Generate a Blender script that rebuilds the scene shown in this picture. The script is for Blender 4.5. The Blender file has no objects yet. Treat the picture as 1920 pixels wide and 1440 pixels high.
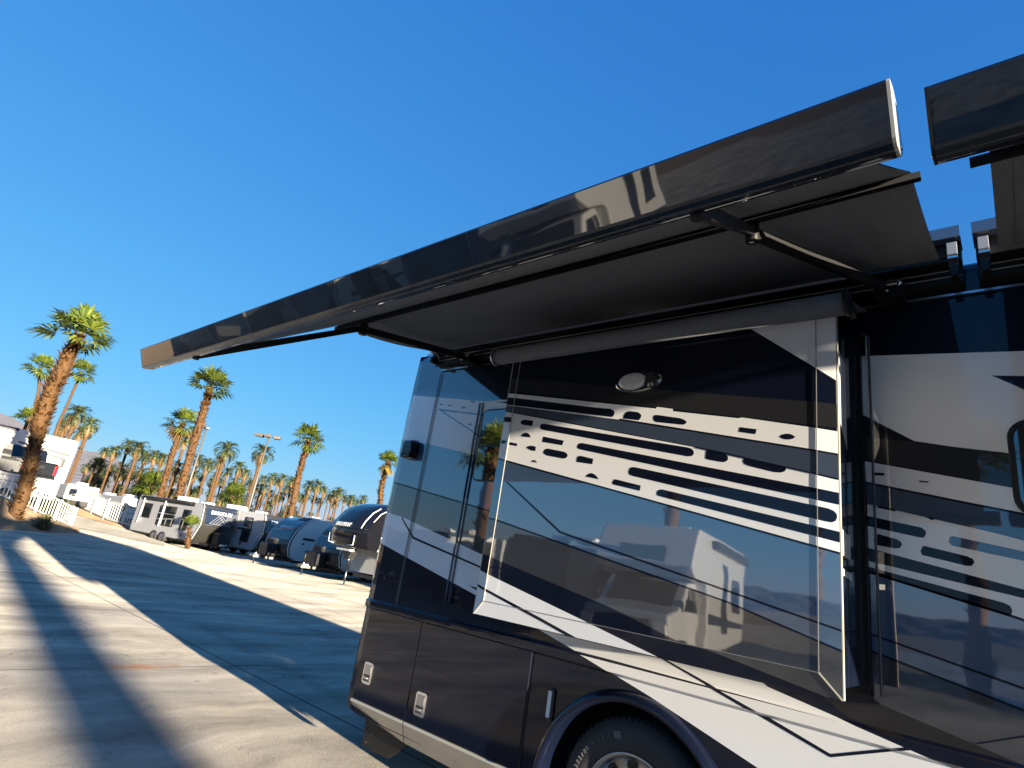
import bpy, bmesh, math, random
from mathutils import Vector, Matrix
from mathutils.geometry import tessellate_polygon

# ------------------------------------------------------------------ camera, sky, sun, exposure
SC = bpy.context.scene
R_ = ((0.75783287, 0.6351453, 0.14926416), (-0.08574035, 0.32373932, -0.94225339), (-0.64679049, 0.70127263, 0.29979788))
EYE = Vector((0.0, 0.0, 1.71))
FPX = 1088.9
cam_d = bpy.data.cameras.new('camera')
cam = bpy.data.objects.new('camera', cam_d)
SC.collection.objects.link(cam)
cam_d.sensor_width = 36.0
cam_d.lens = 36.0 * FPX / 1920.0
cam_d.clip_start = 0.05
cam_d.clip_end = 20000
right, down, fwd = (Vector(r) for r in R_)
cam.matrix_world = Matrix(((right.x, -down.x, -fwd.x, EYE.x), (right.y, -down.y, -fwd.y, EYE.y), (right.z, -down.z, -fwd.z, EYE.z), (0, 0, 0, 1)))
SC.camera = cam

SUN_EL = 5.3
SUN_DIR = Vector((1.0, -0.115, 0.0)).normalized() * math.cos(math.radians(SUN_EL)) + Vector((0, 0, math.sin(math.radians(SUN_EL))))
W = bpy.data.worlds.new('World')
SC.world = W
W.use_nodes = True
nt = W.node_tree
bg = nt.nodes['Background']
sky = nt.nodes.new('ShaderNodeTexSky')
sky.sky_type = 'NISHITA'
sky.sun_disc = False
sky.sun_elevation = math.radians(SUN_EL)
sky.sun_rotation = math.atan2(SUN_DIR.x, SUN_DIR.y)
sky.altitude = 0
sky.air_density = 1.0
sky.dust_density = 0.2
sky.ozone_density = 5.0
# camera-like tone curve on the clear sky, one power per channel
sep = nt.nodes.new('ShaderNodeSeparateColor'); com = nt.nodes.new('ShaderNodeCombineColor')
nt.links.new(sky.outputs[0], sep.inputs[0])
for i, (p, k) in enumerate(((1.0, 0.62), (0.65, 0.625), (0.36, 0.985))):
    pw = nt.nodes.new('ShaderNodeMath'); pw.operation = 'POWER'; pw.inputs[1].default_value = p
    ml = nt.nodes.new('ShaderNodeMath'); ml.operation = 'MULTIPLY'; ml.inputs[1].default_value = k
    nt.links.new(sep.outputs[i], pw.inputs[0]); nt.links.new(pw.outputs[0], ml.inputs[0]); nt.links.new(ml.outputs[0], com.inputs[i])
nt.links.new(com.outputs[0], bg.inputs[0])
bg.inputs[1].default_value = 0.091
sun_d = bpy.data.lights.new('sun', 'SUN')
sun_d.energy = 2.8
sun_d.angle = math.radians(0.55)
sun_d.color = (1.0, 0.87, 0.68)
sun = bpy.data.objects.new('sun', sun_d)
SC.collection.objects.link(sun)
sun.rotation_euler = SUN_DIR.to_track_quat('Z', 'Y').to_euler()
SC.view_settings.view_transform = 'Standard'
SC.view_settings.look = 'None'
SC.view_settings.gamma = 1
SC.view_settings.exposure = 2.8
SC.cycles.max_bounces = 8

# ------------------------------------------------------------------ helpers
C = SC.collection
PI = math.pi
rnd = random.Random(7)


def at(px, py, d):
    """point seen at a photograph pixel, d metres along the view axis"""
    return EYE + d * (fwd + right * ((px - 960) / FPX) + down * ((py - 720) / FPX))


def tag(o, label=None, cat=None, group=None, kind=None):
    if label: o['label'] = label
    if cat: o['category'] = cat
    if group: o['group'] = group
    if kind: o['kind'] = kind
    return o


def empty(name, loc=(0, 0, 0), rz=0.0):
    o = bpy.data.objects.new(name, None)
    o.empty_display_size = 0.3
    C.objects.link(o)
    o.location = loc
    o.rotation_euler = (0, 0, rz)
    return o


ORIG = {}


class MB:
    """mesh builder with material slots"""

    def __init__(s):
        s.v = []; s.f = []; s.m = []; s.sm = []; s.mats = []

    def slot(s, mat):
        if mat not in s.mats: s.mats.append(mat)
        return s.mats.index(mat)

    def add(s, vs, fs, mat, smooth=False):
        b = len(s.v); k = s.slot(mat)
        s.v += [tuple(v) for v in vs]
        for f in fs:
            s.f.append([b + i for i in f]); s.m.append(k); s.sm.append(smooth)

    def poly(s, pts, mat): s.add(pts, [list(range(len(pts)))], mat)

    def box(s, a, b, mat, M=None):
        x0, y0, z0 = a; x1, y1, z1 = b
        vs = [(x0, y0, z0), (x1, y0, z0), (x1, y1, z0), (x0, y1, z0), (x0, y0, z1), (x1, y0, z1), (x1, y1, z1), (x0, y1, z1)]
        if M is not None: vs = [M @ Vector(v) for v in vs]
        s.add(vs, [(0, 3, 2, 1), (4, 5, 6, 7), (0, 1, 5, 4), (1, 2, 6, 5), (2, 3, 7, 6), (3, 0, 4, 7)], mat)

    def rbox(s, a, b, r, mat, axis='y', n=4):
        """box with rounded edges parallel to an axis"""
        ax = 'xyz'.index(axis); o = [i for i in range(3) if i != ax]
        lo = (a[o[0]], a[o[1]]); hi = (b[o[0]], b[o[1]])
        s.prism(rrect(lo[0], lo[1], hi[0], hi[1], r, n), a[ax], b[ax], mat, axis)

    def prism(s, pts, t0, t1, mat, axis='y', capmat=None):
        ax = 'xyz'.index(axis); o = [i for i in range(3) if i != ax]

        def mk(p, t):
            q = [0, 0, 0]; q[o[0]] = p[0]; q[o[1]] = p[1]; q[ax] = t
            return tuple(q)
        n = len(pts)
        s.add([mk(p, t0) for p in pts] + [mk(p, t1) for p in pts], [(i, (i + 1) % n, n + (i + 1) % n, n + i) for i in range(n)], mat)
        s.add([mk(p, t0) for p in pts], [list(range(n))], capmat or mat)
        s.add([mk(p, t1) for p in pts], [list(range(n))], capmat or mat)

    def tube(s, pts, rad, mat, n=8, caps=True, smooth=True):
        pts = [Vector(p) for p in pts]
        if not isinstance(rad, (list, tuple)): rad = [rad] * len(pts)
        rings = []; ref = None
        for i, p in enumerate(pts):
            d = (pts[min(i + 1, len(pts) - 1)] - pts[max(i - 1, 0)]).normalized()
            if ref is None:
                ref = d.orthogonal().normalized()
            ref = (ref - d * ref.dot(d)).normalized()
            u = ref; w = d.cross(u)
            rings.append([p + (u * math.cos(2 * PI * k / n) + w * math.sin(2 * PI * k / n)) * rad[i] for k in range(n)])
        vs = [v for r in rings for v in r]; fs = []
        for i in range(len(pts) - 1):
            for k in range(n):
                fs.append((i * n + k, i * n + (k + 1) % n, (i + 1) * n + (k + 1) % n, (i + 1) * n + k))
        s.add(vs, fs, mat, smooth)
        if caps:
            s.add(rings[0], [list(range(n))], mat); s.add(rings[-1], [list(range(n))], mat)

    def bar(s, a, b, w, h, mat, up=(0, 0, 1)):
        a = Vector(a); b = Vector(b); d = (b - a).normalized(); up = Vector(up)
        sd = d.cross(up).normalized(); u = sd.cross(d)
        vs = []
        for p in (a, b):
            for i, j in ((-1, -1), (1, -1), (1, 1), (-1, 1)): vs.append(p + sd * (w / 2 * i) + u * (h / 2 * j))
        s.add(vs, [(0, 1, 5, 4), (1, 2, 6, 5), (2, 3, 7, 6), (3, 0, 4, 7), (0, 3, 2, 1), (4, 5, 6, 7)], mat)

    def lathe(s, prof, mat, n=48, centre=(0, 0, 0), axis='y', smooth=True, a0=0, a1=2 * PI):
        """prof: (t along the axis, radius)"""
        full = abs(a1 - a0 - 2 * PI) < 1e-6
        m = n if full else n + 1
        vs = []
        for t, r in prof:
            for k in range(m):
                a = a0 + (a1 - a0) * k / n
                p = (r * math.cos(a), t, r * math.sin(a)) if axis == 'y' else ((t, r * math.cos(a), r * math.sin(a)) if axis == 'x' else (r * math.cos(a), r * math.sin(a), t))
                vs.append(tuple(p[i] + centre[i] for i in range(3)))
        fs = []
        for i in range(len(prof) - 1):
            for k in range(n):
                k2 = (k + 1) % m if full else k + 1
                fs.append((i * m + k, i * m + k2, (i + 1) * m + k2, (i + 1) * m + k))
        s.add(vs, fs, mat, smooth)

    def build(s, name, parent=None, local=True, fix=True, bevel=0.0):
        off = Vector((0, 0, 0))
        if parent is not None and not local:
            off = ORIG.get(parent.name, Vector((0, 0, 0)))
        me = bpy.data.meshes.new(name)
        me.from_pydata([tuple(Vector(v) - off) for v in s.v], [], s.f)
        for m in s.mats: me.materials.append(m)
        me.polygons.foreach_set('material_index', s.m)
        me.polygons.foreach_set('use_smooth', s.sm)
        if fix:
            bm = bmesh.new(); bm.from_mesh(me)
            bmesh.ops.remove_doubles(bm, verts=bm.verts, dist=1e-5)
            bmesh.ops.recalc_face_normals(bm, faces=bm.faces)
            bm.to_mesh(me); bm.free()
        me.update()
        o = bpy.data.objects.new(name, me)
        C.objects.link(o)
        if parent is not None:
            o.parent = parent
            if not local: ORIG[o.name] = off
        if bevel:
            bv = o.modifiers.new('soft_edge', 'BEVEL'); bv.width = bevel; bv.segments = 2; bv.limit_method = 'ANGLE'
        return o


def rrect(x0, z0, x1, z1, r, n=4):
    out = []
    for cx, cz, a in ((x1 - r, z1 - r, 0), (x0 + r, z1 - r, 90), (x0 + r, z0 + r, 180), (x1 - r, z0 + r, 270)):
        for k in range(n + 1):
            t = math.radians(a + 90 * k / n); out.append((cx + r * math.cos(t), cz + r * math.sin(t)))
    return out


def clip(poly, f):
    """Sutherland-Hodgman: the part of a convex polygon where f(p) >= 0"""
    out = []
    for i, p in enumerate(poly):
        q = poly[(i + 1) % len(poly)]; a = f(p); b = f(q)
        if a >= 0: out.append(p)
        if (a >= 0) != (b >= 0):
            t = a / (a - b); out.append((p[0] + (q[0] - p[0]) * t, p[1] + (q[1] - p[1]) * t))
    return out


def drape(mb, pts, mat, yf, xb=(), zb=(), bounds=(), off=0.0):
    """lay a flat outline (x, z) on a folded surface y = yf(x, z)"""
    tris = [[pts[i] for i in t] for t in tessellate_polygon([[Vector((p[0], p[1], 0)) for p in pts]])]
    for ax, lines in ((0, xb), (1, zb)):
        for c in lines:
            nxt = []
            for t in tris:
                a = clip(t, lambda p: p[ax] - c); b = clip(t, lambda p: c - p[ax])
                nxt += [q for q in (a, b) if len(q) >= 3]
            tris = nxt
    for f in bounds:
        tris = [q for q in (clip(t, f) for t in tris) if len(q) >= 3]
    for t in tris:
        ar = sum(t[i][0] * t[(i + 1) % len(t)][1] - t[(i + 1) % len(t)][0] * t[i][1] for i in range(len(t)))
        if abs(ar) < 1e-7: continue
        if ar < 0: t = t[::-1]
        mb.add([(x, yf(x, z) - off, z) for x, z in t], [list(range(len(t)))], mat)


def copy_tree(o, parent=None):
    c = o.copy(); C.objects.link(c)
    if parent is not None: c.parent = parent
    for ch in list(o.children): copy_tree(ch, c)
    return c


def lettering(name, text, size, mat, parent, M, depth=0.004, spacing=1.0, sx=1.0):
    cu = bpy.data.curves.new(name, 'FONT')
    cu.body = text; cu.size = size; cu.extrude = depth; cu.align_x = 'CENTER'; cu.align_y = 'CENTER'; cu.space_character = spacing
    cu.offset = size * 0.012
    t = bpy.data.objects.new(name + '_curve', cu)
    C.objects.link(t)
    bpy.context.view_layer.update()
    me = bpy.data.meshes.new_from_object(t.evaluated_get(bpy.context.evaluated_depsgraph_get()))
    bpy.data.objects.remove(t); bpy.data.curves.remove(cu)
    me.transform(M @ Matrix.Diagonal((sx, 1, 1, 1)))
    me.name = name
    me.materials.clear(); me.materials.append(mat)
    o = bpy.data.objects.new(name, me); C.objects.link(o)
    o.parent = parent
    return o


# ------------------------------------------------------------------ materials
def mat_new(name):
    m = bpy.data.materials.new(name); m.use_nodes = True
    n = m.node_tree.nodes; b = n['Principled BSDF']
    return m, n, m.node_tree.links, b


def simple(name, col, rough=0.5, metal=0.0, coat=0.0, spec=0.5, var=0.0, scale=6.0, bump=0.0, bscale=40.0, ior=None):
    m, n, l, b = mat_new(name)
    b.inputs['Base Color'].default_value = (*col, 1)
    b.inputs['Roughness'].default_value = rough
    b.inputs['Metallic'].default_value = metal
    b.inputs['Specular IOR Level'].default_value = spec
    b.inputs['Coat Weight'].default_value = coat
    b.inputs['Coat Roughness'].default_value = 0.02
    if ior: b.inputs['Coat IOR'].default_value = ior; b.inputs['IOR'].default_value = ior
    tc = n.new('ShaderNodeTexCoord')
    if var:
        no = n.new('ShaderNodeTexNoise'); no.inputs['Scale'].default_value = scale; no.inputs['Detail'].default_value = 6
        l.new(tc.outputs['Object'], no.inputs['Vector'])
        mx = n.new('ShaderNodeMix'); mx.data_type = 'RGBA'
        mx.inputs[6].default_value = (*[c * (1 - var) for c in col], 1); mx.inputs[7].default_value = (*[min(1, c * (1 + var)) for c in col], 1)
        l.new(no.outputs[0], mx.inputs[0]); l.new(mx.outputs[2], b.inputs['Base Color'])
    if bump:
        no = n.new('ShaderNodeTexNoise'); no.inputs['Scale'].default_value = bscale; no.inputs['Detail'].default_value = 3
        l.new(tc.outputs['Object'], no.inputs['Vector'])
        bp = n.new('ShaderNodeBump'); bp.inputs['Strength'].default_value = 1.0; bp.inputs['Distance'].default_value = bump
        l.new(no.outputs[0], bp.inputs['Height']); l.new(bp.outputs[0], b.inputs['Normal'])
        if coat: l.new(bp.outputs[0], b.inputs['Coat Normal'])
    return m


def paint(name, col, metal=0.0, ior=1.6, rough=0.35, flake=0.12, wave=0.0022):
    """clear-coated coach paint: fine flake, faint panel waves that bend the reflections"""
    m, n, l, b = mat_new(name)
    b.inputs['Roughness'].default_value = rough; b.inputs['Metallic'].default_value = metal
    b.inputs['Specular IOR Level'].default_value = 0.08
    b.inputs['Coat Weight'].default_value = 1.0; b.inputs['Coat Roughness'].default_value = 0.022; b.inputs['Coat IOR'].default_value = ior
    tc = n.new('ShaderNodeTexCoord')
    no = n.new('ShaderNodeTexNoise'); no.inputs['Scale'].default_value = 220; no.inputs['Detail'].default_value = 2
    l.new(tc.outputs['Object'], no.inputs['Vector'])
    mx = n.new('ShaderNodeMix'); mx.data_type = 'RGBA'
    mx.inputs[6].default_value = (*[c * (1 - flake) for c in col], 1); mx.inputs[7].default_value = (*[min(1, c * (1 + flake)) for c in col], 1)
    l.new(no.outputs[0], mx.inputs[0]); l.new(mx.outputs[2], b.inputs['Base Color'])
    wv = n.new('ShaderNodeTexNoise'); wv.inputs['Scale'].default_value = 1.7; wv.inputs['Detail'].default_value = 2.5
    l.new(tc.outputs['Object'], wv.inputs['Vector'])
    bp = n.new('ShaderNodeBump'); bp.inputs['Strength'].default_value = 1.0; bp.inputs['Distance'].default_value = wave
    l.new(wv.outputs[0], bp.inputs['Height']); l.new(bp.outputs[0], b.inputs['Coat Normal'])
    return m


PM = {
    'black': paint('paint_black', (0.004, 0.0065, 0.018), ior=1.40),
    'navy': paint('paint_navy', (0.012, 0.018, 0.045)),
    'charcoal': paint('paint_charcoal', (0.028, 0.029, 0.033), metal=0.3, ior=1.5),
    'slate': paint('paint_slate', (0.058, 0.082, 0.130), metal=0.3, ior=2.1),
    'slate_l': paint('paint_pale_slate', (0.10, 0.125, 0.18), metal=0.3, ior=2.1),
    'blue': paint('paint_steel_blue', (0.058, 0.105, 0.185), metal=0.25, ior=2.4),
    'taupe': paint('paint_taupe', (0.050, 0.050, 0.054), metal=0.3, ior=2.0),
    'brown': paint('paint_brown', (0.020, 0.018, 0.018), metal=0.2, ior=1.5),
    'white': paint('paint_pearl_white', (0.86, 0.865, 0.87), ior=1.6, flake=0.04),
}
M_black = simple('black_plastic', (0.012, 0.012, 0.013), 0.45)
M_satin = simple('black_satin_metal', (0.009, 0.009, 0.010), 0.5, spec=0.3, bump=0.0006, bscale=60)
M_gloss = paint('gloss_black_rail', (0.004, 0.006, 0.012), ior=1.8, wave=0.004)
M_trim = simple('cream_trim', (0.46, 0.43, 0.35), 0.35, coat=0.4)  # also carries the sun's brightness on slide and awning edges
M_silver = simple('champagne_skirt', (0.36, 0.33, 0.27), 0.32, metal=0.35, coat=0.6, var=0.12, scale=3, bump=0.002, bscale=5)
M_chrome = simple('chrome', (0.75, 0.75, 0.76), 0.12, metal=1.0)
M_alu = simple('brushed_aluminium', (0.55, 0.55, 0.56), 0.3, metal=1.0, bump=0.0004, bscale=70)
M_rubber = simple('tyre_rubber', (0.034, 0.034, 0.036), 0.7, var=0.3, scale=9, bump=0.001, bscale=50)
M_rubtxt = simple('tyre_lettering', (0.12, 0.12, 0.122), 0.6)
M_glass = simple('dark_glass', (0.010, 0.014, 0.018), 0.03, coat=1.0, ior=1.9)
M_lens = simple('clear_lens', (0.85, 0.83, 0.78), 0.15, coat=1.0, var=0.25, scale=25, bump=0.004, bscale=45)
M_red = simple('red_lens', (0.45, 0.012, 0.02), 0.2, coat=0.8)
M_amber = simple('orange_lens', (0.6, 0.18, 0.02), 0.25, coat=0.6)
M_gel = simple('white_gelcoat', (0.56, 0.555, 0.54), 0.25, coat=0.5, var=0.05, scale=2)
M_gelgrey = simple('pale_grey_wall', (0.30, 0.305, 0.32), 0.3, coat=0.4, var=0.05, scale=2)
M_cap = paint('dark_grey_cap', (0.045, 0.042, 0.036), metal=0.2, ior=1.6)
M_capblack = paint('gloss_black_cap', (0.006, 0.006, 0.008), ior=1.5)
M_panel = paint('blue_grey_panel', (0.016, 0.024, 0.045), ior=1.6)
M_letter = simple('white_letters', (0.75, 0.75, 0.75), 0.4)
M_lgrey = simple('grey_graphic', (0.20, 0.20, 0.21), 0.4)
M_dgrey = simple('charcoal_graphic', (0.035, 0.035, 0.038), 0.4)
M_matt = simple('matt_black', (0.008, 0.008, 0.009), 0.85, spec=0.1)
M_fence = simple('white_vinyl', (0.60, 0.58, 0.52), 0.45, var=0.06, scale=4)
M_galv = simple('galvanised_pole', (0.15, 0.145, 0.13), 0.5, metal=0.3, var=0.1, scale=3)
M_bronze = simple('lamp_housing', (0.14, 0.11, 0.08), 0.5)
M_roof = simple('roof_membrane', (0.55, 0.54, 0.52), 0.6)
M_truck = paint('black_truck_paint', (0.010, 0.011, 0.013), ior=1.6)


def fabric_mat():
    m, n, l, b = mat_new('awning_fabric')
    tc = n.new('ShaderNodeTexCoord')
    b.inputs['Roughness'].default_value = 0.9; b.inputs['Specular IOR Level'].default_value = 0.2
    no = n.new('ShaderNodeTexNoise'); no.inputs['Scale'].default_value = 160; no.inputs['Detail'].default_value = 2
    big = n.new('ShaderNodeTexNoise'); big.inputs['Scale'].default_value = 1.3; big.inputs['Detail'].default_value = 4
    l.new(tc.outputs['Object'], no.inputs['Vector']); l.new(tc.outputs['Object'], big.inputs['Vector'])
    mx = n.new('ShaderNodeMix'); mx.data_type = 'RGBA'
    mx.inputs[6].default_value = (0.075, 0.080, 0.090, 1); mx.inputs[7].default_value = (0.29, 0.30, 0.32, 1)
    ad = n.new('ShaderNodeMath'); ad.operation = 'MULTIPLY_ADD'; ad.inputs[1].default_value = 0.35
    l.new(big.outputs[0], ad.inputs[0]); l.new(no.outputs[0], ad.inputs[2])
    sb = n.new('ShaderNodeMath'); sb.operation = 'SUBTRACT'; sb.inputs[1].default_value = 0.17; l.new(ad.outputs[0], sb.inputs[0])
    l.new(sb.outputs[0], mx.inputs[0]); l.new(mx.outputs[2], b.inputs['Base Color'])
    bp = n.new('ShaderNodeBump'); bp.inputs['Distance'].default_value = 0.002
    l.new(no.outputs[0], bp.inputs['Height']); l.new(bp.outputs[0], b.inputs['Normal'])
    return m


M_fabric = fabric_mat()


def ground_mat(name, a, b_, joints=False, streak=(1.35, 0.34), rough_bump=0.0045, bscale=70.0, stain=None):
    m, n, l, b = mat_new(name)
    b.inputs['Roughness'].default_value = 0.95; b.inputs['Specular IOR Level'].default_value = 0.1
    b.inputs['Diffuse Roughness'].default_value = 1.0
    g = n.new('ShaderNodeNewGeometry')

    def noise(scale, detail=6, vec=None, rough=0.6):
        no = n.new('ShaderNodeTexNoise'); no.inputs['Scale'].default_value = scale; no.inputs['Detail'].default_value = detail; no.inputs['Roughness'].default_value = rough
        l.new(vec or g.outputs['Position'], no.inputs['Vector']); return no.outputs[0]
    mp = n.new('ShaderNodeMapping'); mp.inputs['Scale'].default_value = (streak[0], streak[1], 1)
    mp.inputs['Rotation'].default_value = (0, 0, 0.12)
    wp = n.new('ShaderNodeTexNoise'); wp.inputs['Scale'].default_value = 0.5; wp.inputs['Detail'].default_value = 4
    l.new(g.outputs['Position'], wp.inputs['Vector'])
    wa = n.new('ShaderNodeVectorMath'); wa.operation = 'MULTIPLY_ADD'; wa.inputs[1].default_value = (1.3, 2.6, 0)
    l.new(wp.outputs['Color'], wa.inputs[0]); l.new(g.outputs['Position'], wa.inputs[2]); l.new(wa.outputs[0], mp.inputs['Vector'])

    def ramp(src, p0, p1, c0, c1):
        r = n.new('ShaderNodeValToRGB'); r.color_ramp.elements[0].position = p0; r.color_ramp.elements[1].position = p1
        r.color_ramp.elements[0].color = (*c0, 1); r.color_ramp.elements[1].color = (*c1, 1); l.new(src, r.inputs[0]); return r.outputs[0]

    def mix(f, x, y, mode='MIX', fac=None):
        q = n.new('ShaderNodeMix'); q.data_type = 'RGBA'; q.blend_type = mode
        if fac is not None: q.inputs[0].default_value = fac
        else: l.new(f, q.inputs[0])
        l.new(x, q.inputs[6]); l.new(y, q.inputs[7]); return q.outputs[2]
    col = ramp(noise(1.0, 7, mp.outputs[0], 0.65), 0.32, 0.68, a, b_)
    blot = ramp(noise(0.35, 5), 0.36, 0.66, (0.74, 0.75, 0.78), (1.10, 1.06, 1.0))
    col = mix(None, col, blot, 'MULTIPLY', 1.0)
    fine = ramp(noise(38, 4), 0.35, 0.65, (0.86, 0.86, 0.86), (1.08, 1.08, 1.08))
    col = mix(None, col, fine, 'MULTIPLY', 0.8)
    spots = ramp(noise(5.5, 3), 0.62, 0.72, (1, 1, 1), (0.62, 0.60, 0.57))
    col = mix(None, col, spots, 'MULTIPLY', 0.7)
    if joints:
        sx = n.new('ShaderNodeSeparateXYZ'); l.new(g.outputs['Position'], sx.inputs[0])

        def line(src, off, per, w):
            a1 = n.new('ShaderNodeMath'); a1.operation = 'ADD'; a1.inputs[1].default_value = off; l.new(src, a1.inputs[0])
            p1 = n.new('ShaderNodeMath'); p1.operation = 'PINGPONG'; p1.inputs[1].default_value = per / 2; l.new(a1.outputs[0], p1.inputs[0])
            c1 = n.new('ShaderNodeMath'); c1.operation = 'LESS_THAN'; c1.inputs[1].default_value = w; l.new(p1.outputs[0], c1.inputs[0])
            return c1.outputs[0]
        mxm = n.new('ShaderNodeMath'); mxm.operation = 'MAXIMUM'
        l.new(line(sx.outputs[0], 7.85, 4.25, 0.010), mxm.inputs[0]); l.new(line(sx.outputs[1], -4.15, 4.4, 0.011), mxm.inputs[1])
        rgb = n.new('ShaderNodeRGB'); rgb.outputs[0].default_value = (0.05, 0.048, 0.045, 1)
        col = mix(mxm.outputs[0], col, rgb.outputs[0])
        # hairline cracks
        vo = n.new('ShaderNodeTexVoronoi'); vo.feature = 'DISTANCE_TO_EDGE'; vo.inputs['Scale'].default_value = 0.16
        wob = n.new('ShaderNodeTexNoise'); wob.inputs['Scale'].default_value = 1.1; wob.inputs['Detail'].default_value = 6
        l.new(g.outputs['Position'], wob.inputs['Vector'])
        va = n.new('ShaderNodeVectorMath'); va.operation = 'MULTIPLY_ADD'; va.inputs[1].default_value = (1.6, 1.6, 0)
        l.new(wob.outputs['Color'], va.inputs[0]); l.new(g.outputs['Position'], va.inputs[2]); l.new(va.outputs[0], vo.inputs['Vector'])
        ck = ramp(vo.outputs[0], 0.0, 0.0016, (0.45, 0.45, 0.45), (0, 0, 0))
        col = mix(ck, col, rgb.outputs[0])
        # oil drips and worn patches
        vp = n.new('ShaderNodeTexVoronoi'); vp.inputs['Scale'].default_value = 1.15; vp.inputs['Randomness'].default_value = 1.0
        l.new(va.outputs[0], vp.inputs['Vector'])
        dr = ramp(vp.outputs['Distance'], 0.035, 0.085, (0.55, 0.54, 0.53), (1, 1, 1))
        col = mix(None, col, dr, 'MULTIPLY', 0.75)
        # tyre tracks along the yard
        sy = n.new('ShaderNodeMath'); sy.operation = 'MULTIPLY_ADD'; sy.inputs[1].default_value = 0.07; l.new(sx.outputs[0], sy.inputs[0]); l.new(sx.outputs[1], sy.inputs[2])
        t1 = n.new('ShaderNodeMath'); t1.operation = 'PINGPONG'; t1.inputs[1].default_value = 1.05; l.new(sy.outputs[0], t1.inputs[0])
        tr_ = ramp(t1.outputs[0], 0.05, 0.17, (0.80, 0.79, 0.78), (1, 1, 1))
        patch = ramp(noise(0.16, 3), 0.46, 0.60, (0, 0, 0), (0.8, 0.8, 0.8))
        tm = n.new('ShaderNodeMix'); tm.data_type = 'RGBA'; tm.blend_type = 'MULTIPLY'; l.new(patch, tm.inputs[0]); l.new(col, tm.inputs[6]); l.new(tr_, tm.inputs[7]); col = tm.outputs[2]
        # rust stain
        vd = n.new('ShaderNodeVectorMath'); vd.operation = 'SUBTRACT'; vd.inputs[1].default_value = (-7.9, 3.05, 0); l.new(g.outputs['Position'], vd.inputs[0])
        vs = n.new('ShaderNodeVectorMath'); vs.operation = 'MULTIPLY'; vs.inputs[1].default_value = (2.6, 1.1, 1); l.new(vd.outputs[0], vs.inputs[0])
        ln = n.new('ShaderNodeVectorMath'); ln.operation = 'LENGTH'; l.new(vs.outputs[0], ln.inputs[0])
        ad = n.new('ShaderNodeMath'); ad.operation = 'ADD'; l.new(ln.outputs['Value'], ad.inputs[0]); l.new(noise(3.0, 5), ad.inputs[1])
        rm = ramp(ad.outputs[0], 0.6, 1.25, (0.8, 0.8, 0.8), (0, 0, 0))
        rr = n.new('ShaderNodeRGB'); rr.outputs[0].default_value = (0.26, 0.13, 0.07, 1)
        col = mix(rm, col, rr.outputs[0])
    l.new(col, b.inputs['Base Color'])
    bp = n.new('ShaderNodeBump'); bp.inputs['Distance'].default_value = rough_bump
    l.new(noise(bscale, 4), bp.inputs['Height']); l.new(bp.outputs[0], b.inputs['Normal'])
    return m


M_conc = ground_mat('concrete', (0.205, 0.19, 0.162), (0.52, 0.475, 0.39), joints=True)
M_dirt = ground_mat('desert_dirt', (0.20, 0.14, 0.085), (0.32, 0.23, 0.145), streak=(0.9, 0.9), bscale=14, rough_bump=0.02)
M_road = ground_mat('ramp_asphalt', (0.15, 0.145, 0.13), (0.23, 0.215, 0.19), streak=(0.3, 1.2))
M_mtn = ground_mat('hazy_mountain_rock', (0.075, 0.078, 0.098), (0.12, 0.122, 0.142), streak=(0.02, 0.02), bscale=0.02, rough_bump=18)  # blue-grey of the far haze mixed into the rock colour


def leaf_mat(name, a, b_, dry=0.0):
    m, n, l, b = mat_new(name)
    b.inputs['Roughness'].default_value = 0.55
    g = n.new('ShaderNodeNewGeometry'); oi = n.new('ShaderNodeObjectInfo')
    mx = n.new('ShaderNodeMix'); mx.data_type = 'RGBA'; mx.inputs[6].default_value = (*a, 1); mx.inputs[7].default_value = (*b_, 1)
    l.new(g.outputs['Random Per Island'], mx.inputs[0])
    hs = n.new('ShaderNodeHueSaturation'); mr = n.new('ShaderNodeMapRange'); mr.inputs[3].default_value = 0.75; mr.inputs[4].default_value = 1.25
    l.new(oi.outputs['Random'], mr.inputs[0]); l.new(mr.outputs[0], hs.inputs['Value']); l.new(mx.outputs[2], hs.inputs['Color'])
    l.new(hs.outputs[0], b.inputs['Base Color'])
    tr = n.new('ShaderNodeBsdfTranslucent'); l.new(hs.outputs[0], tr.inputs['Color'])
    ms = n.new('ShaderNodeMixShader'); ms.inputs[0].default_value = 0.25
    l.new(b.outputs[0], ms.inputs[1]); l.new(tr.outputs[0], ms.inputs[2]); l.new(ms.outputs[0], n['Material Output'].inputs['Surface'])
    return m


M_leaf = leaf_mat('fan_leaf', (0.035, 0.072, 0.008), (0.19, 0.225, 0.028))
M_feather = leaf_mat('feather_leaf', (0.040, 0.066, 0.018), (0.12, 0.135, 0.045))
M_dry = leaf_mat('dry_leaf', (0.12, 0.075, 0.03), (0.22, 0.14, 0.05))
M_yel = leaf_mat('yellowing_leaf', (0.30, 0.20, 0.03), (0.34, 0.24, 0.05))
M_scrub = leaf_mat('scrub_leaf', (0.10, 0.11, 0.035), (0.22, 0.20, 0.08))
M_bark = simple('palm_bark', (0.105, 0.052, 0.019), 0.9, var=0.6, scale=7, bump=0.03, bscale=9)
M_boot = leaf_mat('leaf_boots', (0.055, 0.022, 0.006), (0.34, 0.18, 0.060))

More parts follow.
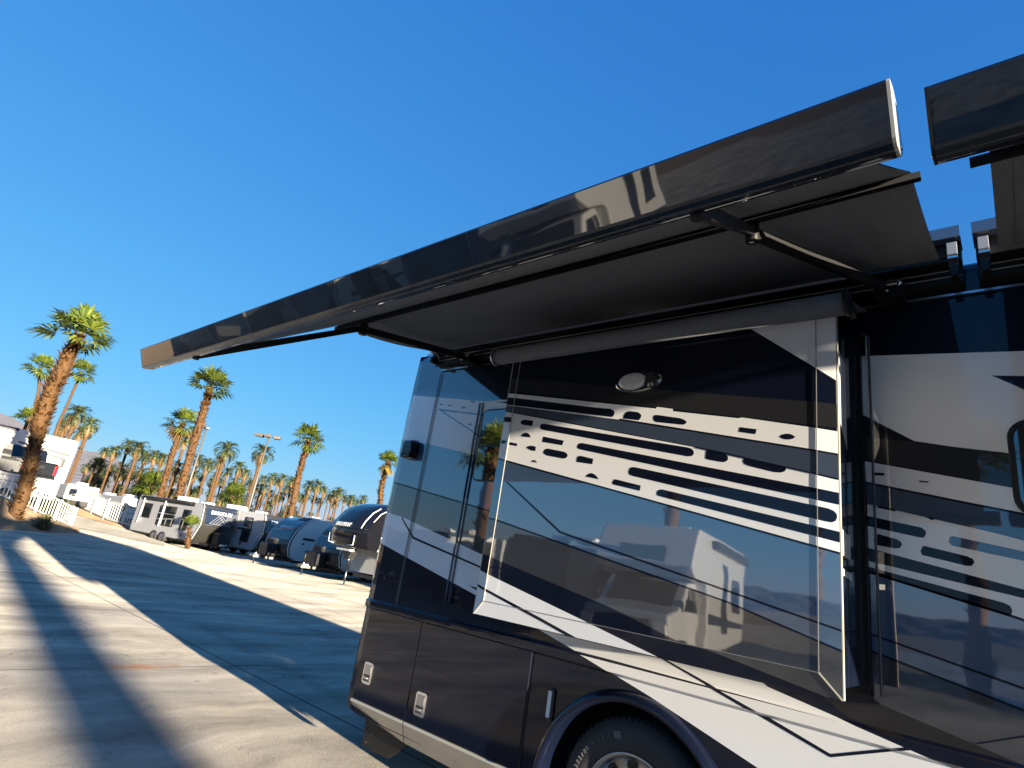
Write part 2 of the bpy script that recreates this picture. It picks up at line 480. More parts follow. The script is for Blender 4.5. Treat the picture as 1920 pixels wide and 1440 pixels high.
# paint scheme: surface (S slide face, B body side), layer, paint, outline (x, z) in metres
PAINT = [
('S',1,'white',[(-1.008,3.095),(-0.526,3.097),(-0.535,2.707)]),
('S',1,'charcoal',[(-2.695,2.982),(-1.758,2.832),(-0.55,2.64),(-0.552,2.524),(-1.052,2.609),(-1.499,2.685),(-2.695,2.889)]),
('S',2,'white',[(-2.691,2.869),(-1.511,2.679),(-1.505,2.689),(-1.408,2.671),(-1.407,2.658),(-1.051,2.6),(-1.031,2.603),(-0.553,2.508),(-0.555,2.403),(-1.709,2.621),(-2.692,2.781)]),
('S',3,'black',[(-2.704,2.842),(-1.896,2.708),(-1.804,2.695),(-1.779,2.681),(-1.775,2.668),(-1.777,2.656),(-1.789,2.644),(-2.693,2.785)]),
('S',3,'black',[(-1.694,2.672),(-1.675,2.674),(-1.622,2.665),(-1.604,2.653),(-1.597,2.643),(-1.601,2.628),(-1.611,2.616),(-1.712,2.631),(-1.712,2.649),(-1.704,2.664)]),
('S',3,'black',[(-1.514,2.642),(-1.495,2.641),(-1.364,2.616),(-1.338,2.606),(-1.322,2.593),(-1.328,2.584),(-1.341,2.578),(-1.504,2.601),(-1.52,2.615),(-1.522,2.633)]),
('S',3,'black',[(-1.04,2.553),(-0.957,2.539),(-0.963,2.514),(-1.044,2.529)]),
('S',3,'black',[(-0.85,2.499),(-0.838,2.508),(-0.822,2.512),(-0.806,2.511),(-0.792,2.505),(-0.779,2.494),(-0.793,2.485),(-0.808,2.483),(-0.823,2.484),(-0.838,2.489)]),
('S',3,'black',[(-1.736,2.632),(-0.555,2.406),(-0.555,2.397),(-1.735,2.621)]),
('S',3,'slate',[(-2.701,2.778),(-1.709,2.62),(-0.555,2.399),(-0.557,2.291),(-0.684,2.317),(-1.106,2.422),(-1.243,2.451),(-2.336,2.672),(-2.702,2.737)]),
('S',2,'white',[(-2.702,2.737),(-1.221,2.443),(-0.558,2.284),(-0.564,1.977),(-1.602,2.19),(-2.746,2.421)]),
('S',4,'black',[(-1.265,2.456),(-0.557,2.292),(-0.558,2.286),(-1.264,2.449)]),
('S',3,'black',[(-2.694,2.699),(-2.595,2.684),(-2.578,2.673),(-2.574,2.662),(-2.582,2.648),(-2.685,2.66)]),
('S',3,'black',[(-2.483,2.657),(-2.467,2.661),(-2.386,2.649),(-2.39,2.613),(-2.474,2.625),(-2.493,2.636),(-2.494,2.647)]),
('S',3,'black',[(-2.322,2.619),(-2.309,2.625),(-2.287,2.623),(-1.308,2.452),(-1.286,2.445),(-1.274,2.43),(-1.273,2.418),(-1.282,2.406),(-1.305,2.404),(-2.289,2.583),(-2.313,2.59),(-2.325,2.605)]),
('S',3,'black',[(-2.474,2.545),(-2.464,2.561),(-2.444,2.569),(-2.424,2.568),(-2.403,2.557),(-2.388,2.536)]),
('S',3,'black',[(-2.655,2.515),(-2.639,2.526),(-2.621,2.526),(-2.591,2.511),(-2.615,2.498),(-2.641,2.501)]),
('S',3,'black',[(-2.563,2.508),(-2.496,2.497),(-2.496,2.479),(-2.565,2.491)]),
('S',3,'black',[(-2.284,2.539),(-2.119,2.508),(-2.127,2.479),(-2.288,2.504)]),
('S',3,'black',[(-2.414,2.467),(-2.402,2.477),(-2.378,2.481),(-2.335,2.474),(-2.333,2.445),(-2.367,2.448)]),
('S',3,'black',[(-2.263,2.446),(-2.255,2.457),(-2.233,2.459),(-2.106,2.437),(-2.085,2.427),(-2.076,2.415),(-2.082,2.399),(-2.105,2.394),(-2.237,2.415),(-2.259,2.426),(-2.269,2.436)]),
('S',3,'black',[(-2.006,2.4),(-1.998,2.409),(-1.98,2.411),(-1.888,2.392),(-1.892,2.36),(-2.005,2.374)]),
('S',3,'black',[(-2.356,2.375),(-2.346,2.384),(-2.33,2.386),(-2.304,2.368)]),
('S',3,'black',[(-2.011,2.478),(-2,2.489),(-1.98,2.49),(-0.559,2.231),(-0.56,2.179),(-0.677,2.2),(-1.989,2.451),(-2.008,2.458),(-2.014,2.468)]),
('S',3,'black',[(-1.207,2.436),(-1.11,2.414),(-1.097,2.407),(-1.093,2.398),(-1.094,2.385),(-1.104,2.376),(-1.119,2.373),(-1.191,2.386),(-1.205,2.39),(-1.21,2.398)]),
('S',3,'black',[(-1.015,2.393),(-0.847,2.358),(-0.828,2.353),(-0.819,2.343),(-0.824,2.331),(-0.84,2.324),(-0.874,2.326),(-0.99,2.355),(-1.01,2.363),(-1.019,2.376)]),
('S',3,'black',[(-1.929,2.286),(-1.918,2.298),(-1.902,2.306),(-1.886,2.307),(-1.86,2.296),(-1.836,2.272)]),
('S',3,'black',[(-1.734,2.274),(-1.719,2.273),(-1.564,2.243),(-1.568,2.214),(-1.72,2.241),(-1.742,2.247),(-1.744,2.258)]),
('S',3,'black',[(-1.643,2.334),(-1.634,2.344),(-1.614,2.345),(-0.645,2.168),(-0.624,2.159),(-0.613,2.146),(-0.611,2.132),(-0.617,2.116),(-0.632,2.108),(-0.658,2.111),(-1.618,2.295),(-1.64,2.302),(-1.647,2.316)]),
('S',3,'black',[(-1.465,2.213),(-1.456,2.223),(-1.439,2.226),(-0.562,2.063),(-0.564,2.018),(-1.442,2.188),(-1.462,2.193),(-1.466,2.202)]),
('S',3,'black',[(-2.746,2.421),(-1.602,2.19),(-0.564,1.977),(-0.565,1.968),(-1.601,2.18),(-2.744,2.41)]),
('S',2,'blue',[(-2.744,2.413),(-1.601,2.183),(-0.565,1.97),(-0.573,1.573),(-0.603,1.596),(-1.069,1.714),(-2.563,1.992),(-2.692,2.012)]),
('S',3,'black',[(-2.541,2.238),(-2.528,2.241),(-2.059,1.96),(-0.571,1.67),(-0.571,1.662),(-2.067,1.949)]),
('S',3,'black',[(-2.71,2.013),(-2.564,1.995),(-1.069,1.718),(-0.573,1.591),(-0.573,1.582),(-1.068,1.709),(-2.561,1.983),(-2.708,2.002)]),
('S',2,'taupe',[(-2.709,2.008),(-2.562,1.988),(-1.069,1.712),(-0.573,1.586),(-0.577,1.398),(-1.115,1.486),(-1.316,1.506),(-1.698,1.599),(-1.977,1.65),(-2.674,1.777)]),
('S',2,'black',[(-2.674,1.777),(-1.977,1.65),(-1.698,1.599),(-1.316,1.506),(-1.115,1.486),(-0.577,1.398),(-0.685,1.35),(-1.386,1.412),(-2.686,1.674)]),
('S',3,'white',[(-2.75,1.69),(-1.865,1.51),(-1.323,1.395),(-1.314,1.273),(-2.639,1.229)]),
('S',4,'black',[(-2.729,1.603),(-2.644,1.584),(-2.13,1.472),(-1.876,1.411),(-1.891,1.398),(-2.138,1.456),(-2.65,1.571),(-2.726,1.59)]),
('B',1,'slate',[(-4.584,3.714),(-4.303,3.62),(-4.288,3.478),(-3.982,3.472),(-3.299,3.055),(-3.295,3.039),(-4.606,3.25)]),
('B',2,'slate_l',[(-4.537,3.26),(-3.891,3.171),(-3.302,3.07),(-3.295,3.039),(-4.544,3.207)]),
('B',1,'white',[(-4.544,3.207),(-4.129,3.154),(-3.104,3.012),(-3.076,2.515),(-3.537,2.586),(-4.144,2.69),(-4.594,2.755)]),
('B',2,'slate',[(-4.111,3.037),(-3.495,2.948),(-3.492,2.933),(-4.059,3.015),(-3.496,2.751),(-3.492,2.736),(-4.114,3.029)]),
('B',2,'slate',[(-4.109,3.084),(-4.059,3.079),(-4.059,3.069),(-4.109,3.072)]),
('B',2,'slate',[(-4.002,3.071),(-3.93,3.062),(-3.943,3.051),(-3.978,3.053)]),
('B',2,'slate',[(-3.806,3.03),(-3.792,3.037),(-3.764,3.036),(-3.74,3.024),(-3.759,3.016),(-3.787,3.019)]),
('B',2,'slate',[(-3.713,3.078),(-3.692,3.09),(-3.655,3.085),(-3.632,3.066)]),
('B',2,'slate',[(-3.677,2.873),(-3.631,2.867),(-3.634,2.856),(-3.679,2.86)]),
('B',1,'blue',[(-4.594,2.755),(-4.144,2.69),(-3.537,2.586),(-3.076,2.515),(-3.035,2.087),(-3.205,2.116),(-4.565,2.328),(-4.6,2.338)]),
('B',2,'black',[(-4.617,2.339),(-4.567,2.334),(-3.207,2.122),(-2.949,2.08),(-2.946,2.067),(-3.204,2.109),(-4.561,2.318),(-4.612,2.325)]),
('B',1,'taupe',[(-4.598,2.332),(-3.205,2.113),(-2.947,2.072),(-2.98,1.711),(-3.255,1.779),(-4.304,2.005),(-4.648,2.056)]),
('B',1,'white',[(-4.664,2.055),(-4.613,2.048),(-4.304,2.005),(-3.255,1.779),(-2.218,1.547),(-2.203,1.428),(-2.638,1.346),(-3.276,1.48),(-4.167,1.67),(-4.643,1.771)]),
('B',2,'black',[(-4.339,2.003),(-4.318,2.004),(-4.108,1.846),(-3.253,1.692),(-2.758,1.599),(-2.756,1.588),(-3.259,1.679),(-4.12,1.83)]),
('B',1,'white',[(-3.341,1.535),(-1.738,1.465),(-1.143,1.356),(-1.088,1.327),(-0.486,1.215),(-0.315,1.184),(0.239,1.097),(-0.508,0.727),(-1.142,0.945),(-1.755,1.126),(-2.249,1.253),(-2.641,1.347)]),
('B',2,'black',[(-1.747,1.356),(-1.723,1.358),(-1.085,1.187),(-0.795,1.101),(-0.482,1.22),(-0.462,1.215),(-0.797,1.086),(-1.093,1.17)]),
('B',1,'taupe',[(-0.608,1.592),(-0.065,1.476),(0.213,1.41),(0.19,1.207),(-0.083,1.264),(-0.234,1.297),(-0.58,1.369),(-0.614,1.388)]),
('B',2,'black',[(-0.248,1.303),(-0.233,1.305),(-0.078,1.375),(0.098,1.454),(0.097,1.443),(-0.079,1.367),(-0.228,1.301)]),
('B',1,'brown',[(-0.852,1.351),(-0.724,1.343),(-0.58,1.369),(-0.234,1.297),(-0.083,1.264),(0.19,1.207),(0.186,1.173),(-0.116,1.246),(-0.331,1.251),(-0.572,1.25),(-0.719,1.281)]),
('B',1,'white',[(-0.611,3.135),(0.137,3.07),(0.088,2.537),(-0.02,2.56),(-0.389,2.637),(-0.613,2.789)]),
('B',2,'navy',[(-0.058,2.962),(0.125,2.939),(0.115,2.834),(0.009,2.914)]),
('B',1,'charcoal',[(-0.613,2.668),(-0.383,2.63),(-0.019,2.569),(0.088,2.546),(0.074,2.39),(-0.61,2.535)]),
('B',2,'white',[(-0.613,2.531),(-0.021,2.406),(0.074,2.388),(0.064,2.281),(-0.187,2.332),(-0.609,2.422)]),
('B',2,'black',[(-0.576,2.471),(-0.525,2.468),(-0.527,2.455),(-0.578,2.456)]),
('B',2,'black',[(-0.377,2.433),(-0.339,2.429),(-0.342,2.422),(-0.38,2.424)]),
('B',1,'slate',[(-0.609,2.413),(-0.176,2.322),(0.063,2.27),(0.052,2.154),(-0.083,2.191),(-0.608,2.304)]),
('B',2,'black',[(-0.609,2.422),(-0.187,2.329),(0.064,2.281),(0.063,2.272),(-0.187,2.321),(-0.609,2.413)]),
('B',1,'white',[(-0.608,2.308),(-0.083,2.191),(0.053,2.158),(0.021,1.815),(-0.073,1.843),(-0.61,1.966)]),
('B',2,'black',[(-0.56,2.299),(-0.486,2.282),(-0.486,2.272),(-0.563,2.287)]),
('B',2,'black',[(-0.363,2.255),(-0.319,2.248),(-0.338,2.238)]),
('B',2,'black',[(-0.61,2.243),(-0.381,2.2),(-0.365,2.186),(-0.363,2.17),(-0.375,2.151),(-0.4,2.153),(-0.61,2.191)]),
('B',2,'black',[(-0.579,2.149),(-0.562,2.154),(-0.485,2.135),(-0.468,2.124),(-0.464,2.111),(-0.474,2.094),(-0.494,2.089),(-0.578,2.099),(-0.584,2.114)]),
('B',2,'black',[(-0.38,2.111),(-0.368,2.112),(-0.212,2.081),(-0.191,2.071),(-0.186,2.057),(-0.198,2.039),(-0.216,2.037),(-0.385,2.069),(-0.39,2.087)]),
('B',2,'black',[(-0.609,2.081),(0.033,1.947),(0.03,1.913),(-0.608,2.016)]),
('B',2,'slate',[(-0.271,2.165),(-0.259,2.169),(0.048,2.111),(0.045,2.072),(-0.266,2.125),(-0.277,2.138)]),
('B',3,'black',[(-0.609,1.988),(-0.096,1.893),(-0.075,1.883),(-0.07,1.863),(-0.076,1.843),(-0.089,1.842),(-0.609,1.957)]),
('B',1,'blue',[(-0.608,1.965),(-0.073,1.843),(0.021,1.814),(-0.013,1.449),(-0.066,1.465),(-0.608,1.591)]),
('B',3,'black',[(-0.608,1.968),(-0.073,1.847),(0.022,1.822),(0.021,1.81),(-0.074,1.835),(-0.609,1.957)]),
('B',2,'black',[(-0.606,1.675),(-0.057,1.562),(-0.003,1.549),(-0.004,1.539),(-0.058,1.551),(-0.607,1.665)]),
('B',2,'black',[(-0.609,1.599),(-0.065,1.477),(-0.011,1.463),(-0.012,1.452),(-0.066,1.466),(-0.609,1.588)]),
]

# ------------------------------------------------------------------ the motorhome (side plane y = 3.5, camera 3.5 m from it)
Y0, Y1 = 3.5, 6.05
XF = 7.0                     # front
ZT = 3.62                    # roof edge
SIL = [(-4.55, 3.62), (-4.63, 2.75), (-4.68, 2.05), (-4.685, 1.08), (-4.70, 0.62), (-4.66, 0.44), (-4.55, 0.39)]   # rear profile, (x, z)


def rear_x(z):
    for (xa, za), (xb, zb) in zip(SIL, SIL[1:]):
        if zb <= z <= za: return xa + (xb - xa) * (za - z) / (za - zb)
    return SIL[0][0] if z > ZT else SIL[-1][0]


def body_y(x, z):
    y = Y0
    if 1.20 <= z <= 1.252: y -= 0.022            # belt moulding
    if z > 3.54: y += 0.10 - math.sqrt(max(0, 0.01 - (z - 3.54) ** 2)) if z < 3.6399 else 0.10
    if x < -4.5:
        d = min(-4.5 - x, 0.2); y += 0.2 - math.sqrt(max(0, 0.04 - d * d))
    return y


BX = [-4.5, -4.56, -4.61, -4.65, -4.68]
BZ = [1.185, 1.20, 1.252, 1.267, 3.54, 3.57, 3.60]


def seg_bound(p, q):
    # keep the side to the right (towards +x) of the rear profile
    (xa, za), (xb, zb) = p, q
    nx, nz = (za - zb), (xb - xa)
    return lambda v: (v[0] - xa) * nx + (v[1] - za) * nz


REAR_BOUNDS = [seg_bound(p, q) for p, q in zip(SIL, SIL[1:])]

coach = empty('motorhome', (-1.0, 4.8, 0))
ORIG[coach.name] = Vector((-1.0, 4.8, 0))
tag(coach, 'black and white motorhome with its slide room out and dark awning extended', 'motorhome')
CO = Vector((-1.0, 4.8, 0))


def cpart(mb, name, parent=None, **k):
    """part of the coach, built in world metres"""
    o = mb.build(name, parent or coach, local=True, **k)
    for v in o.data.vertices: v.co -= CO
    return o


def arch(cx, cz, r, zb, n=28):
    a0 = math.asin(max(-1, min(1, (zb - cz) / r)))
    return [(cx + r * math.cos(PI - a0 - (PI - 2 * a0) * k / n), cz + r * math.sin(PI - a0 - (PI - 2 * a0) * k / n)) for k in range(n + 1)]


WH = (-1.85, 0.487)          # rear axle
WF = (5.35, 0.487)           # front axle
mb = MB()
zb = 0.36
outline = [(x, z) for x, z in SIL[:-1]] + [(-4.55, 0.39), (-4.4, zb)] + arch(-1.85, 0.46, 0.60, zb) + arch(5.35, 0.46, 0.60, zb) + [(XF, zb), (XF, ZT)]
drape(mb, outline, PM['black'], body_y, BX, BZ)
for s, lay, m, pts in PAINT:
    if s == 'B': drape(mb, pts, PM[m], body_y, BX, BZ, REAR_BOUNDS + [lambda v: XF - v[0], lambda v: v[1] - zb], off=0.0009 * lay)
# roof, far side, floor, front
rs = [(3.64 - 0.1 + 0.0, 0)]
mb.add([(SIL[0][0], Y0 + 0.1, 3.64), (XF, Y0 + 0.1, 3.64), (XF, Y1 - 0.1, 3.64), (SIL[0][0], Y1 - 0.1, 3.64)], [(0, 1, 2, 3)], PM['white'])
mb.add([(SIL[0][0], Y0 + 0.06, ZT), (XF, Y0 + 0.06, ZT), (XF, Y0 + 0.1, 3.64), (SIL[0][0], Y0 + 0.1, 3.64)], [(0, 1, 2, 3)], PM['black'])
mb.add([(-4.5, Y1, 0.4), (XF, Y1, 0.4), (XF, Y1, 3.55), (-4.5, Y1, 3.55)], [(0, 1, 2, 3)], PM['black'])
mb.add([(-4.5, Y1, 3.55), (XF, Y1, 3.55), (XF, Y1 - 0.1, 3.64), (-4.5, Y1 - 0.1, 3.64)], [(0, 1, 2, 3)], PM['black'])
mb.add([(-4.5, Y0 + 0.05, 0.62), (-2.5, Y0 + 0.05, 0.62), (-2.5, Y1, 0.62), (-4.5, Y1, 0.62)], [(0, 1, 2, 3)], M_black)
mb.add([(-1.2, Y0 + 0.05, 0.55), (4.7, Y0 + 0.05, 0.55), (4.7, Y1, 0.55), (-1.2, Y1, 0.55)], [(0, 1, 2, 3)], M_black)
for cx in (WH[0], WF[0]):    # wheel wells
    mb.lathe([(Y0 + 0.01, 0.60), (Y0 + 0.55, 0.60), (Y0 + 0.56, 0.05)], M_black, 28, (cx, 0, 0.46), a0=0, a1=PI)
mb.add([(XF, Y0, zb), (XF, Y1, zb), (XF, Y1, 3.62), (XF, Y0, 3.62)], [(0, 1, 2, 3)], PM['black'])
body = cpart(mb, 'body', fix=False)

# rear cap: wraps from the side corner round to the back
mb = MB()
prof = []
for (x, z) in SIL: prof.append((x, z))
cols = []
for x, z in SIL:
    ring = []
    y_in = body_y(x, min(z, 3.53))
    for k in range(7):
        t = k / 6 * PI / 2
        ring.append((x - 0.035 * math.sin(t), y_in + 0.07 * (1 - math.cos(t)) + 0.02 * k / 6, z))
    ring += [(x - 0.05, 4.8, z), (x - 0.035, Y1 - 0.15, z), (x + 0.06, Y1 - 0.03, z), (-4.5, Y1, z)]
    cols.append(ring)
n = len(cols[0])
vs = [v for r in cols for v in r]
fs = []
for i in range(len(cols) - 1):
    for k in range(n - 1): fs.append((i * n + k, i * n + k + 1, (i + 1) * n + k + 1, (i + 1) * n + k))
mb.add(vs, fs, PM['black'], True)
top = cols[0]
mb.add([(v[0], v[1], v[2]) for v in top] + [(-4.4, Y0 + 0.1, 3.66), (-4.4, Y1 - 0.1, 3.66)], [list(range(n)) + [n + 1, n]], PM['slate'])
cpart(mb, 'rear_cap', fix=False)

# storage doors with their latches
for x0, x1 in ((-4.485, -3.790), (-3.780, -2.638)):
    mb = MB()
    pts = [(x0, 0.47), (x1, 0.47), (x1, 1.192), (x0 - 0.005, 1.192)]
    drape(mb, pts, PM['black'], lambda x, z: Y0 - 0.012, off=0)
    for a, b in zip(pts, pts[1:] + pts[:1]):
        mb.add([(a[0], Y0 - 0.012, a[1]), (b[0], Y0 - 0.012, b[1]), (b[0], Y0 + 0.01, b[1]), (a[0], Y0 + 0.01, a[1])], [(0, 1, 2, 3)], PM['black'])
    d = cpart(mb, 'storage_door', bevel=0.004)
    lx, lz = ((-4.335, 0.69) if x0 < -4 else (-3.632, 0.622))
    mb = MB()
    yl = Y0 - 0.012
    mb.prism(rrect(lx - 0.062, lz - 0.083, lx + 0.062, lz + 0.083, 0.022), yl - 0.010, yl, M_chrome)
    mb.prism(rrect(lx - 0.046, lz - 0.066, lx + 0.046, lz + 0.066, 0.014), yl - 0.0125, yl - 0.009, M_alu)
    mb.prism(rrect(lx - 0.040, lz - 0.005, lx + 0.040, lz + 0.058, 0.010), yl - 0.018, yl - 0.012, M_alu)
    mb.box((lx - 0.042, yl - 0.0155, lz - 0.026), (lx + 0.042, yl - 0.012, lz - 0.012), M_black)
    mb.box((lx - 0.040, yl - 0.016, lz - 0.060), (lx + 0.040, yl - 0.012, lz - 0.052), M_black)
    mb.lathe([(yl - 0.016, 0.010), (yl - 0.012, 0.011)], M_chrome, 14, (lx, 0, lz - 0.040))
    cpart(mb, 'latch', d)

# skirt below the doors
mb = MB()
top = [(-4.50, 0.462), (-3.79, 0.462), (-2.55, 0.462)]
bot = [(-4.47, 0.392), (-3.77, 0.318), (-2.50, 0.290)]
for i in range(2):
    g = 0.004
    a, b, c, d = top[i], top[i + 1], bot[i + 1], bot[i]
    mb.add([(a[0] + g, Y0 - 0.014, a[1]), (b[0] - g, Y0 - 0.014, b[1]), (b[0] - g, Y0 - 0.020, b[1] - 0.016), (a[0] + g, Y0 - 0.020, a[1] - 0.016)], [(0, 1, 2, 3)], M_trim)
    mb.add([(a[0] + g, Y0 - 0.020, a[1] - 0.016), (b[0] - g, Y0 - 0.020, b[1] - 0.016), (c[0] - g, Y0 + 0.012, c[1]), (d[0] + g, Y0 + 0.012, d[1])], [(0, 1, 2, 3)], M_silver)
    mb.add([(a[0] + g, Y0 - 0.014, a[1]), (b[0] - g, Y0 - 0.014, b[1]), (b[0] - g, Y0 + 0.02, b[1]), (a[0] + g, Y0 + 0.02, a[1])], [(0, 1, 2, 3)], M_trim)
    mb.add([(d[0] + g, Y0 + 0.012, d[1]), (c[0] - g, Y0 + 0.012, c[1]), (c[0] - g, Y0 + 0.25, c[1] + 0.02), (d[0] + g, Y0 + 0.25, d[1] + 0.02)], [(0, 1, 2, 3)], M_black)
cpart(mb, 'skirt')
mb = MB()
for x0, x1 in ((-1.22, 4.72), (5.97, XF)):
    mb.add([(x0, Y0 - 0.014, 0.462), (x1, Y0 - 0.014, 0.462), (x1, Y0 + 0.012, 0.30), (x0, Y0 + 0.012, 0.30)], [(0, 1, 2, 3)], M_silver)
cpart(mb, 'skirt')

# seams: thin dark gaps standing a hair proud of the paint
for x, z0, z1, w, m, off in ((-4.178, 1.27, 3.40, .008, M_black, .006), (-4.142, 1.27, 3.40, .005, M_black, .006), (-2.633, 0.36, 1.185, .012, M_black, .006), (-0.578, 1.40, 3.25, .005, M_black, .006),
                             (-4.160, 1.27, 3.40, .006, M_lgrey, .0065), (-0.572, 1.40, 3.25, .006, M_lgrey, .0065)):
    mb = MB()
    drape(mb, [(x - w / 2, z0), (x + w / 2, z0), (x + w / 2, z1), (x - w / 2, z1)], m, body_y, BX, BZ, off=off)
    cpart(mb, 'panel_seam', fix=False)

# bright rail under the awnings
mb = MB()
mb.box((-4.16, Y0 - 0.016, 3.421), (XF, Y0, 3.433), M_alu)
mb.box((-4.16, Y0 - 0.010, 3.412), (XF, Y0, 3.421), M_satin)
cpart(mb, 'awning_rail')

# rear corner camera pod
mb = MB()
pod = [(-4.44, 2.55), (-4.30, 2.55), (-4.275, 2.62), (-4.285, 2.70), (-4.31, 2.725), (-4.42, 2.725), (-4.45, 2.70), (-4.455, 2.58)]
def loft(mb, pts, ys, sc, mat, capmat=None):
    cx = sum(p[0] for p in pts) / len(pts); cz = sum(p[1] for p in pts) / len(pts); n = len(pts)
    vs = []
    for y, s in zip(ys, sc): vs += [(cx + (p[0] - cx) * s, y, cz + (p[1] - cz) * s) for p in pts]
    fs = []
    for i in range(len(ys) - 1):
        for k in range(n): fs.append((i * n + k, i * n + (k + 1) % n, (i + 1) * n + (k + 1) % n, (i + 1) * n + k))
    mb.add(vs, fs, mat, False)
    mb.add(vs[-n:], [list(range(n))], capmat or mat)
loft(mb, pod, [Y0, Y0 - .05, Y0 - .075, Y0 - .085], [1, .97, .88, .7], PM['black'])
mb.prism(rrect(-4.43, 2.553, -4.305, 2.60, .012), Y0 - .09, Y0 - .06, M_black)
mb.lathe([(Y0 - .094, .015), (Y0 - .088, .018)], M_chrome, 16, (-4.37, 0, 2.578))
cpart(mb, 'side_camera', bevel=0.004)

# window, partly behind the slide room
mb = MB()
mb.prism(rrect(-3.50, 2.36, -2.90, 2.985, .05), Y0 - .014, Y0, M_black)
wnd = cpart(mb, 'window')
mb = MB()
mb.prism(rrect(-3.485, 2.672, -2.915, 2.972, .035), Y0 - .0165, Y0 - .012, M_glass)
mb.prism(rrect(-3.485, 2.373, -2.915, 2.662, .035), Y0 - .0165, Y0 - .012, M_glass)
cpart(mb, 'pane', wnd)
mb = MB()
for x in (-3.575, -3.535): mb.box((x, Y0 - .014, 1.37), (x + .010, Y0, 3.06), PM['slate'])
mb.box((-3.575, Y0 - .014, 3.05), (-2.7, Y0, 3.062), PM['white'])
mb.box((-3.575, Y0 - .016, 1.345), (-2.7, Y0, 1.375), PM['black'])
mb.box((-3.52, Y0 - .012, 1.375), (-3.50, Y0, 1.50), PM['black'])
cpart(mb, 'panel_frame')

# red marker, white marker slot
mb = MB()
mb.lathe([(Y0 + .0, .03), (Y0 - .018, .026), (Y0 - .022, .0)], M_red, 20, (-4.545, 0.03, 1.302))
cpart(mb, 'marker_light')
mb = MB()
mb.prism(rrect(-2.475, .818, -2.412, 1.010, .022), Y0 - .014, Y0, M_black)
ml = cpart(mb, 'marker_light')
mb = MB()
mb.prism(rrect(-2.458, .836, -2.430, .994, .008), Y0 - .022, Y0 - .010, M_letter)
cpart(mb, 'lens', ml)

# fender lip over the rear wheel
for cx in (WH[0],):
    mb = MB()
    prof = [(Y0 + .02, .668), (Y0 - .012, .664), (Y0 - .040, .652), (Y0 - .062, .632), (Y0 - .066, .612), (Y0 - .030, .592), (Y0 + .05, .588)]
    mb.lathe(prof, PM['black'], 56, (cx, 0, .46), a0=0.06, a1=PI - 0.06)
    cpart(mb, 'fender_lip')

# wheels
def wheel(cx, cz, y):
    R = .490
    mb = MB()
    tread = [(0.0, .300), (-.012, .315), (-.020, .345), (-.022, .375), (-.016, .405), (-.017, .412), (-.010, .440), (-.004, .447), (.004, .462), (.028, .482), (.06, R)]
    for i in range(4):
        t = .06 + .045 * i
        tread += [(t + .030, R), (t + .032, R - .012), (t + .042, R - .012), (t + .045, R)]
    tread += [(.26, .480), (.29, .44), (.30, .36), (.28, .30)]
    mb.lathe([(y + t, r) for t, r in tread], M_rubber, 72, (cx, 0, cz))
    for k in range(72):          # shoulder grooves
        a = 2 * PI * k / 72
        M = Matrix.Translation((cx, y, cz)) @ Matrix.Rotation(-a, 4, 'Y')
        mb.box((.462, .006, -.002), (.486, .034, .002), M_black, M)
    w = cpart(mb, 'wheel')
    mb = MB()
    mb.lathe([(y + .00, .300), (y - .010, .308), (y - .014, .300), (y - .004, .288), (y + .03, .278), (y + .06, .262), (y + .075, .20), (y + .045, .165), (y + .04, .12), (y + .0, .115), (y - .03, .105), (y - .045, .06), (y - .047, .0)], M_alu, 60, (cx, 0, cz))
    cpart(mb, 'rim', w)
    for k in range(10):
        a = 2 * PI * k / 10 + .16
        if k: continue
    mb = MB()
    for k in range(10):
        a = 2 * PI * k / 10 + .16
        mb.lathe([(y + .055, .020), (y + .015, .020), (y + .008, .012), (y + .008, 0)], M_chrome, 10, (cx + .19 * math.cos(a), 0, cz + .19 * math.sin(a)))
        b = a + PI / 10
        mb.lathe([(y + .052, .030), (y + .050, 0)], M_black, 16, (cx + .232 * math.cos(b), 0, cz + .232 * math.sin(b)))
    cpart(mb, 'lug_nut', w)
    return w


wr = wheel(WH[0], WH[1], Y0 + .05)
wheel(WF[0], WF[1], Y0 + .05)
# sidewall lettering, letter by letter round the tyre
for i, ch in enumerate('255/80 R 22.5'):
    if ch == ' ': continue
    a = math.radians(160 - i * 3.9)
    rr = .395
    M = Matrix.Translation(Vector((WH[0] + rr * math.cos(a), Y0 + .05 - .021, WH[1] + rr * math.sin(a))) - CO) @ Matrix.Rotation(PI / 2 - a, 4, 'Y') @ Matrix.Rotation(PI / 2, 4, 'X')
    t = lettering('tyre_text', ch, .034, M_rubtxt, wr, M, 0.003)
mb = MB()
for r0, r1, a0, a1 in ((.375, .412, 102, 109),):
    pts = []
    for r in (r0, r1):
        for k in range(4):
            pts.append((r, math.radians(a0 + (a1 - a0) * k / 3)))
    P_ = [(WH[0] + r * math.cos(a), Y0 + .05 - .0235, WH[1] + r * math.sin(a)) for r, a in pts]
    mb.add(P_, [(0, 1, 5, 4), (1, 2, 6, 5), (2, 3, 7, 6)], M_rubtxt)
cpart(mb, 'tyre_mark', wr, fix=False)

